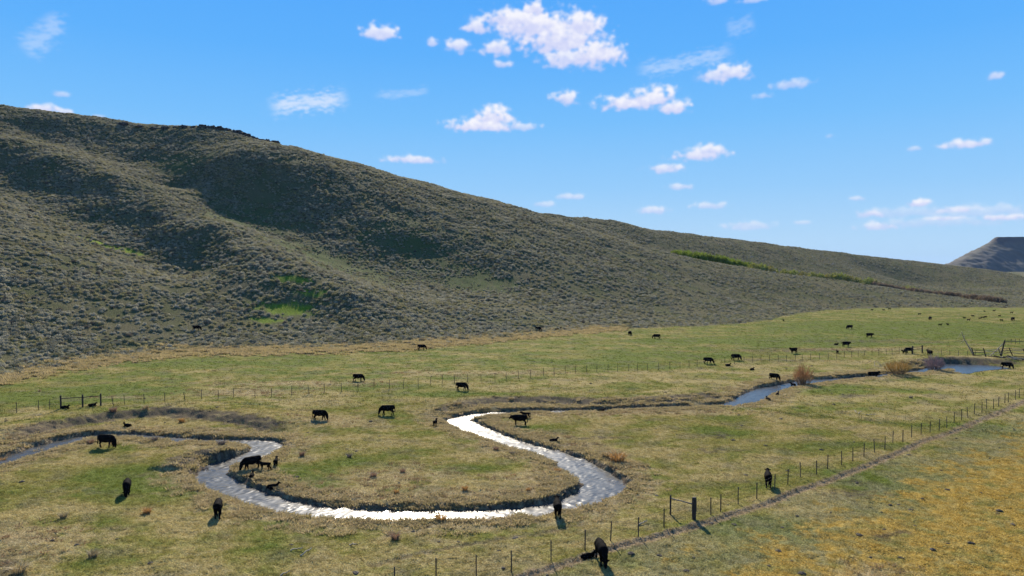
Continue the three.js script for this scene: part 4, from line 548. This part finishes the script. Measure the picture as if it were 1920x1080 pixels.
// ---------------------------------------------------------------- fences
const STEEL = new THREE.MeshStandardMaterial({ name: 'rusty_post', color: lin(0.04, 0.031, 0.027), roughness: 0.8 }), WIRE = new THREE.MeshStandardMaterial({ name: 'old_wire', color: lin(0.1, 0.09, 0.085), roughness: 0.6, metalness: 0.6 });
function woodTexture() { const s = 128, d = new Uint8Array(s * s * 4), n = createNoise2D(rng(9)); for (let y = 0; y < s; y++) for (let x = 0; x < s; x++) { const v = 175 + 50 * n(x / 5, y / 60) + 25 * n(x / 2, y / 20), o = (y * s + x) * 4; d[o] = v; d[o + 1] = v * 0.96; d[o + 2] = v * 0.9; d[o + 3] = 255; } const t = new THREE.DataTexture(d, s, s); t.wrapS = t.wrapT = THREE.RepeatWrapping; t.magFilter = THREE.LinearFilter; t.colorSpace = THREE.SRGBColorSpace; t.needsUpdate = true; return t; }
const grainWood = woodTexture();
const WOOD = new THREE.MeshStandardMaterial({ name: 'weathered_wood', color: lin(0.08, 0.062, 0.05), roughness: 0.9, map: grainWood, bumpMap: grainWood, bumpScale: 0.01 }), GREYWOOD = new THREE.MeshStandardMaterial({ name: 'bleached_wood', color: lin(0.75, 0.66, 0.52), roughness: 0.85, map: grainWood }), DARKWOOD = new THREE.MeshStandardMaterial({ name: 'wet_wood', color: lin(0.075, 0.06, 0.052), roughness: 0.95, map: grainWood });
const PALERAIL = new THREE.MeshStandardMaterial({ name: 'grey_rail', color: lin(0.34, 0.31, 0.28), roughness: 0.85, map: grainWood });
const postShape = (() => { const s = new THREE.Shape([[-0.024, -0.02], [0.024, -0.02], [0.024, -0.008], [0.007, -0.008], [0.007, 0.024], [-0.007, 0.024], [-0.007, -0.008], [-0.024, -0.008]].map((p) => new THREE.Vector2(...p))); return new THREE.ExtrudeGeometry(s, { depth: 1.62, bevelEnabled: false }).rotateX(-Math.PI / 2).translate(0, -0.35, 0); })();
function beam(a, b, r0, r1, wobble = 0, seed = 1, sides = 7) {   // a round pole between two points, a little crooked
  const R = rng(seed), d = new THREE.Vector3().subVectors(b, a), n = wobble ? 7 : 2, side = new THREE.Vector3(d.z, 0, -d.x).normalize(), up = new THREE.Vector3().crossVectors(side, d).normalize(), rings = [];
  const u0 = side.lengthSq() < 0.1 ? new THREE.Vector3(1, 0, 0) : side, v0 = new THREE.Vector3().crossVectors(d, u0).normalize(), pos = [], uv = [], ids = [];
  for (let i = 0; i < n; i++) { const t = i / (n - 1), c = a.clone().addScaledVector(d, t); if (wobble && i && i < n - 1) c.addScaledVector(u0, (R() - 0.5) * wobble).addScaledVector(v0, (R() - 0.5) * wobble); const r = lerp(r0, r1, t) * (wobble ? 0.88 + 0.24 * R() : 1);
    for (let k = 0; k <= sides; k++) { const q = (k / sides) * 6.2832; pos.push(...c.clone().addScaledVector(u0, Math.cos(q) * r).addScaledVector(v0, Math.sin(q) * r).toArray()); uv.push(k / sides, t * d.length()); } }
  for (let i = 0; i + 1 < n; i++) for (let k = 0; k < sides; k++) { const p = i * (sides + 1) + k, q = p + sides + 1; ids.push(p, p + 1, q, q, p + 1, q + 1); }
  for (const [ring, flip] of [[0, false], [n - 1, true]]) { const c = pos.length / 3, m = ring * (sides + 1), at = ring ? b : a; pos.push(at.x, at.y, at.z); uv.push(0.5, 0.5); for (let k = 0; k < sides; k++) ids.push(...(flip ? [c, m + k, m + k + 1] : [c, m + k + 1, m + k])); }
  const g = new THREE.BufferGeometry(); g.setAttribute('position', new THREE.Float32BufferAttribute(pos, 3)); g.setAttribute('uv', new THREE.Float32BufferAttribute(uv, 2)); g.setIndex(ids); g.computeVertexNormals(); return g;
}
const V = (x, y, z) => new THREE.Vector3(x, y, z);
function wireFence(fence, posts, strands, seed) {
  const R = rng(seed), lean = [];
  for (const [x, z] of posts) {
    const p = part('post', postShape, STEEL, fence), y = heightAt(x, z), big = R() < 0.15 ? 0.22 : 0.05;
    p.scale.set(1.45, 1, 1.45); p.position.set(x, y, z); p.rotation.set((R() - 0.5) * big, R() * 6.28, (R() - 0.5) * big * 1.6); p.updateMatrix(); lean.push((h) => V(0, h, 0).applyMatrix4(p.matrix));
  }
  for (const h of strands) {
    const list = []; for (let i = 0; i + 1 < posts.length; i++) { const a = lean[i](h), b = lean[i + 1](h), m = a.clone().lerp(b, 0.5); m.y -= 0.03 + 0.03 * R(); list.push(beam(a, m, 0.006, 0.006, 0, 1, 3), beam(m, b, 0.006, 0.006, 0, 1, 3)); }
    part('wire', mergeGeometries(list), WIRE, fence);
  }
}
const standing = (x, z, h) => V(x, heightAt(x, z) + h, z);
function bracePost(parent, x, z, h, r, seed) { return part('brace_post', beam(standing(x, z, -0.3), standing(x + 0.01, z + 0.01, h), r * 1.04, r, r * 0.22, seed, 10), WOOD, parent); }
{
  const f = thing('wire_fence', 'barbed wire fence on thin rusty posts beside the cattle trail', 'fence');
  const k = NEARPOSTS.findIndex((p) => p[0] > NEARBRACE[0][0]);
  wireFence(f, [...NEARPOSTS.slice(0, k), NEARBRACE[1], ...NEARPOSTS.slice(k)], [0.35, 0.65, 0.92, 1.18], 5);
  bracePost(f, ...NEARBRACE[0], 1.38, 0.06, 3); bracePost(f, ...NEARBRACE[1], 1.5, 0.155, 4);
  part('brace_rail', beam(standing(...NEARBRACE[0], 1.16), standing(...NEARBRACE[1], 1.02), 0.045, 0.05, 0.02, 6), PALERAIL, f);
}
{
  const f = thing('wire_fence', 'long barbed wire fence crossing the pasture below the hill', 'fence');
  wireFence(f, FARPOSTS.slice(0, 74), [0.35, 0.65, 0.92, 1.18], 15);
  for (let i = 0; i < 5; i++) bracePost(f, ...FARBRACE[i], 1.6, i < 3 ? 0.1 : 0.13, 20 + i);
  const B = FARBRACE; for (const [i, j, h] of [[0, 1, 1.25], [1, 2, 1.3], [3, 4, 1.35], [3, 4, 0.9]]) part('brace_rail', beam(standing(...B[i], h - 0.05), standing(...B[j], h), 0.055, 0.05, 0.04, 30 + i + h), WOOD, f);
}
{
  const f = thing('wire_fence', 'sagging wire fence between the mauve willow and the log pile', 'fence');
  wireFence(f, FARPOSTS.slice(74), [0.4, 0.8, 1.15], 25);
  const g = thing('wire_fence', 'short wire fence running away above the log pile', 'fence');
  wireFence(g, UPFENCE, [0.4, 0.8, 1.15], 35);
}
{
  const R = rng(55), f = thing('rail_fence', 'crooked wooden rail fence leaning over the log pile', 'fence');
  const rail = [];
  CORRAL.forEach(([x, z], i) => { part('post', beam(standing(x, z, -0.3), standing(x - 0.9 + 0.3 * R(), z, 1.5 + 0.4 * R()), 0.11, 0.09, 0.05, 60 + i), DARKWOOD, f); if (i) for (const h of [0.5, 0.95, 1.35]) part('rail', beam(standing(CORRAL[i - 1][0] - 0.3 * h, CORRAL[i - 1][1] + 0.1, h + 0.15 * R()), standing(x - 0.3 * h, z + 0.1, h + 0.2 * R()), 0.06, 0.05, 0.12, 80 + i * 3 + h), i % 2 ? DARKWOOD : GREYWOOD, f); });
  const [tx, tz] = CORRAL[2], t = thing('gate_post', 'tall leaning timber post rising out of the log pile', 'post');
  part('timber', beam(standing(tx - 0.2, tz, -0.3), standing(tx + 0.6, tz, 3.1), 0.16, 0.13, 0.08, 90, 9), DARKWOOD, t); part('prop', beam(standing(tx - 2.4, tz + 0.2, 0), standing(tx + 0.1, tz + 0.1, 2.4), 0.11, 0.08, 0.15, 91), GREYWOOD, t); part('cross_timber', beam(standing(tx + 0.5, tz, 2.8), standing(UPFENCE[0][0] + 1, UPFENCE[0][1] + 8, 1.6), 0.06, 0.05, 0.1, 92), DARKWOOD, t);
  // logs heaped below it
  for (let i = 0; i < 44; i++) { const [ax, az] = CORRAL[0], [bx, bz] = CORRAL[5], u = 0.1 + 0.95 * R(), x = lerp(ax, bx, u), z = lerp(az, bz, u) + 1.5 + 4.5 * R(), l = 1.0 + 2.2 * R(), a = (R() - 0.5) * 1.1, dx = Math.cos(a) * l / 2, dz = Math.sin(a) * l / 2, r = 0.05 + 0.08 * R(), y = 0.03 + 0.4 * R();
    const o = new THREE.Mesh(beam(standing(x - dx, z - dz, y), standing(x + dx, z + dz, y + (R() - 0.5) * 0.5), r, r * 0.7, 0.25, 100 + i), i % 5 < 2 ? GREYWOOD : DARKWOOD);
    o.name = numbered('log'); tag(o, i % 5 < 2 ? 'bleached log in the pile of driftwood at the pond' : 'dark log in the pile of driftwood at the pond', 'log', i % 5 < 2 ? 'bleached logs at the pond' : 'dark logs at the pond'); scene.add(shade(o)); }
}
{ // bleached limb reaching up
  const t = thing('dead_branch', 'bleached dead limb standing on end above the pond', 'branch'), P = BRANCH.map((p) => V(...p));
  P[0].y = heightAt(P[0].x, P[0].z) - 0.1;
  part('limb', mergeGeometries(P.slice(0, -2).map((p, i) => beam(p, P[i + 1], 0.15 - i * 0.03, 0.12 - i * 0.03, 0.06, 200 + i, 6))), GREYWOOD, t);
  part('twig', beam(P[2], P[2].clone().add(V(-0.9, -1.0, 0.2)), 0.05, 0.02, 0.1, 210, 5), GREYWOOD, t); part('twig', beam(P[3], P[3].clone().add(V(-0.8, -1.4, 0.1)), 0.04, 0.015, 0.1, 211, 5), GREYWOOD, t); part('twig', beam(P[2], P[2].clone().add(V(0.2, 1.5, -0.2)), 0.05, 0.015, 0.1, 212, 5), GREYWOOD, t);
}
STICKS.forEach(([x, z, L, turn, label], i) => {
  const t = thing('stick', label, 'stick'), a = turn * rad, up = /upright|stub/.test(label) ? 0.8 : 0.12, c = Math.cos(a) * L / 2, s = Math.sin(a) * L / 2;
  part('shaft', beam(standing(x - c, z + s, 0.04), standing(x + c * 0.9, z - s * 0.9, 0.06 + up), 0.05, 0.025, 0.12, 300 + i, 5), GREYWOOD, t);
  part('side_twig', beam(standing(x + c * 0.2, z - s * 0.2, 0.06 + up * 0.55), standing(x + c * 0.5 + 0.15, z - s * 0.4 + 0.15, 0.12 + up), 0.025, 0.012, 0.05, 330 + i, 4), GREYWOOD, t);
});

// ---------------------------------------------------------------- single clumps of grass
{
  const tint = [[0.42, 0.24, 0.07], [0.38, 0.29, 0.14], [0.3, 0.235, 0.12], [0.26, 0.155, 0.09], [0.11, 0.09, 0.08]].map((c) => new THREE.MeshPhysicalMaterial({ name: 'dry_blades', color: lin(...c), roughness: 0.95, side: THREE.DoubleSide, transmission: 0.35, thickness: 0 }));
  const crown = [0, 1, 2].map((i) => bladeTuft(rng(400 + i), 150, 0.3, 1, 0.022, 0.75, true)), thatch = [0, 1].map((i) => bladeTuft(rng(410 + i), 70, 0.5, 0.3, 0.03, 1.3));
  CLUMPS.forEach(([x, z, h, t, label], i) => {
    const o = thing(t === 4 ? 'twig_clump' : 'grass_clump', label, t === 4 ? 'shrub' : 'grass clump'); o.position.set(x, heightAt(x, z) - 0.02, z); o.rotation.y = i * 1.7; const w = h * (1.05 + 0.5 * ((i * 7) % 5) / 5); o.scale.set(w, h, w);
    part('blades', crown[i % 3], tint[t], o); part('thatch', thatch[i % 2], tint[t], o);
  });
}
// ---------------------------------------------------------------- willows by the stream
{
  const looks = [[[0.48, 0.255, 0.1], [0.19, 0.13, 0.07], 'willow_bush', 'tall orange willow bush at the water behind the bend'], [[0.48, 0.3, 0.075], [0.2, 0.14, 0.065], 'willow_bush', 'wide golden willow bush on the dry channel'], [[0.3, 0.21, 0.205], [0.13, 0.1, 0.095], 'willow_bush', 'mauve leafless willow bush beside the pond']];
  WILLOW.forEach(([x, z, w, h, k], n) => {
    const R = rng(500 + n), t = thing(looks[k][2], looks[k][3], 'bush'); t.position.set(x, heightAt(x, z), z);
    const stems = [], twigs = [];
    for (let i = 0; i < 105; i++) {
      const a = R() * 6.283, o = Math.sqrt(R()), r0 = 0.25 * w * o, top = h * (1 - 0.45 * o * o) * (0.5 + 0.55 * R()), b0 = V(Math.cos(a) * r0, -0.1, Math.sin(a) * r0), m = V(Math.cos(a) * (r0 + 0.2 * w * o), top * 0.5, Math.sin(a) * (r0 + 0.2 * w * o)), e = V(Math.cos(a) * w * o * 0.62 + (R() - 0.5) * 0.3, top, Math.sin(a) * w * o * 0.62 + (R() - 0.5) * 0.3);
      stems.push(beam(b0, m, 0.028, 0.02, 0, 1, 4)); twigs.push(beam(m, e, 0.028, 0.012, 0, 1, 3));
      for (let j = 0; j < 5; j++) { const s = m.clone().lerp(e, 0.1 + 0.8 * R()); twigs.push(beam(s, s.clone().add(V((R() - 0.5) * 0.5 + Math.cos(a) * 0.14, 0.3 + 0.45 * R(), (R() - 0.5) * 0.5 + Math.sin(a) * 0.14)), 0.02, 0.01, 0, 1, 3)); }
    }
    part('stems', mergeGeometries(stems), new THREE.MeshStandardMaterial({ name: 'willow_stem', color: lin(...looks[k][1]), roughness: 0.95 }), t);
    part('twigs', mergeGeometries(twigs), new THREE.MeshPhysicalMaterial({ name: 'willow_twig', color: lin(...looks[k][0]), roughness: 0.95 }), t);
  });
}
// ---------------------------------------------------------------- thickets in the draw
{
  const R = rng(600), bush = (seed) => shrubShape(rng(seed), 260, 0.62, 0.34, 1.25), along = (line, u) => { const f = u * (line.length - 1), i = Math.min(line.length - 2, Math.floor(f)), t = f - i; return [0, 1, 2].map((k) => lerp(line[i][k], line[i + 1][k], t)); };
  const list = [];
  for (let i = 0; i < 520; i++) { const u = R(), p = along(GREENLINE, u), x = p[0] + (R() - 0.5) * 4, z = p[2] + (R() - 0.5) * 10, s = (1.1 + 1.0 * R()) * (0.75 + 0.5 * Math.sin(Math.PI * clamp(0.15 + 0.8 * u))), k = 0.7 + 0.6 * R(); list.push([x, heightAt(x, z), z, s, s * (1.5 + 0.5 * R()), R() * 6.28, 0.18 * k, 0.23 * k, 0.035 * k]); }
  scatter('green_thicket', 'bright green thicket filling the draw on the hill', 'thicket', bush(610), list, LEAF);
  const brown = [];
  for (let i = 0; i < 520; i++) { const u = R(), p = along(BROWNLINE, u), x = p[0] + (R() - 0.5) * 3, z = p[2] + (R() - 0.5) * 10, s = 0.75 + 0.55 * R(), k = 0.7 + 0.6 * R(); brown.push([x, heightAt(x, z), z, s, s * (1.2 + 0.4 * R()), R() * 6.28, 0.2 * k, 0.15 * k, 0.1 * k]); }
  scatter('brown_thicket', 'long brown leafless thicket at the mouth of the draw', 'thicket', bush(611), brown, LEAF);
  const shapes = [bush(620), bush(621), bush(622)], leaf = [[0.24, 0.24, 0.045], [0.2, 0.225, 0.04], [0.24, 0.215, 0.055]].map((c) => new THREE.MeshPhysicalMaterial({ name: 'willow_leaves', color: lin(...c), roughness: 0.95, side: THREE.DoubleSide, transmission: 0.35, thickness: 0 })), wood = new THREE.CylinderGeometry(0.05, 0.12, 1.2, 6).translate(0, 0.3, 0);
  YELLOWBUSH.forEach(([x, y, z, s], i) => { const t = thing('yellow_bush', 'yellow green willow bush in the row below the green thicket', 'bush', 'yellow green bushes in the draw'); t.position.set(x, heightAt(x, z) - 0.1, z); t.rotation.y = i; const k = s * 0.95; t.scale.set(k * 1.15, k, k * 1.15); part('crown', shapes[i % 3], leaf[i % 3], t); part('trunk', wood, WOOD, t); });
}
// ---------------------------------------------------------------- rocks on the crest, dung in the pasture
{
  const R = rng(700), rock = (seed) => { const g = new THREE.IcosahedronGeometry(1, 3), p = g.attributes.position; for (let i = 0; i < p.count; i++) { const x = p.getX(i), y = p.getY(i), z = p.getZ(i), f = 0.8 + 0.3 * n3(x * 1.1 + seed, y * 1.1, z * 1.1) + 0.14 * Math.round(2.2 * n3(x * 2.1, y * 2.6 + seed, z * 2.1)); p.setXYZ(i, x * f, y * f * 0.8, z * f); } g.computeVertexNormals(); return g; };
  const shapes = [rock(1), rock(5), rock(9)], M = new THREE.MeshStandardMaterial({ name: 'dark_basalt', color: lin(0.07, 0.058, 0.052), roughness: 0.95, bumpMap: soilGrain, bumpScale: 0.1 });
  CREST_ROCK.forEach(([x, y, z], i) => { const o = new THREE.Mesh(shapes[i % 3], M), s = 1.1 + 1.5 * R(); o.name = numbered('boulder'); tag(o, 'dark weathered boulder of the outcrop on the crest of the hill', 'boulder', 'boulders along the crest'); o.position.set(x, heightAt(x, z) + 0.15 * s, z); o.rotation.y = R() * 6.28; o.scale.set(s * 1.4, s * 0.85, s * 1.2); scene.add(shade(o)); });
  const pale = new THREE.MeshStandardMaterial({ name: 'pale_stone', color: lin(0.36, 0.33, 0.3), roughness: 0.9 });
  for (let i = 0; i < 46; i++) { const az = lerp(13, 27, R()), r = lerp(430, 640, R()), x = Math.sin(az * rad) * r, z = -Math.cos(az * rad) * r, o = new THREE.Mesh(shapes[i % 3], pale), s = 0.35 + 0.6 * R() ** 2; o.name = numbered('stone'); tag(o, 'pale stone lying in the sagebrush above the draw', 'stone', 'pale stones on the far slope'); o.position.set(x, heightAt(x, z) + 0.3 * s, z); o.rotation.y = R() * 6; o.scale.set(s * 1.4, s, s); scene.add(shade(o)); }
  const pat = (seed) => { const q = rng(seed), g = new THREE.SphereGeometry(1, 12, 6, 0, 6.2832, 0, 1.5708), p = g.attributes.position; for (let i = 0; i < p.count; i++) { const x = p.getX(i), z = p.getZ(i), y = p.getY(i), f = 1 + 0.3 * n3(x * 1.3 + seed, z * 1.3, 0.5); p.setXYZ(i, x * f, 0.28 * y * (1 + 0.4 * n3(x * 3, z * 3, seed)) - 0.03, z * f); } g.computeVertexNormals(); return g; };
  const pats = [pat(1), pat(7), pat(13)], dung = new THREE.MeshStandardMaterial({ name: 'dried_dung', color: lin(0.032, 0.026, 0.02), roughness: 0.95 });
  let made = 0; for (let i = 0; i < 2000 && made < 210; i++) {
    const a = lerp(-36, 37, R()), r = Math.sqrt(lerp(40 ** 2, 150 ** 2, R() ** 1.8)), x = Math.sin(a * rad) * r, z = -Math.cos(a * rad) * r, L = land(x, z);
    if (L.hill || L.streamD < 0.8 || L.pondD < 1 || R() > (L.trail < 0 || L.trail === 9 && x > 10 && z > -60 ? 1 : 0.35)) continue;
    const o = new THREE.Mesh(pats[i % 3], dung), s = 0.09 + 0.13 * R() ** 2; made++;
    o.name = numbered('cow_pat'); tag(o, 'dark dried cow pat lying in the short grass', 'cow pat', 'cow pats in the pasture'); o.position.set(x, L.h + 0.015, z); o.rotation.y = R() * 6; o.scale.set(s * 1.25, s * 1.6, s); scene.add(shade(o));
  }
}
console.log('done');

// the air of the valley
scene.fog = new THREE.FogExp2(0xa9c4ee, 0.00003);
renderer.render(scene, camera);
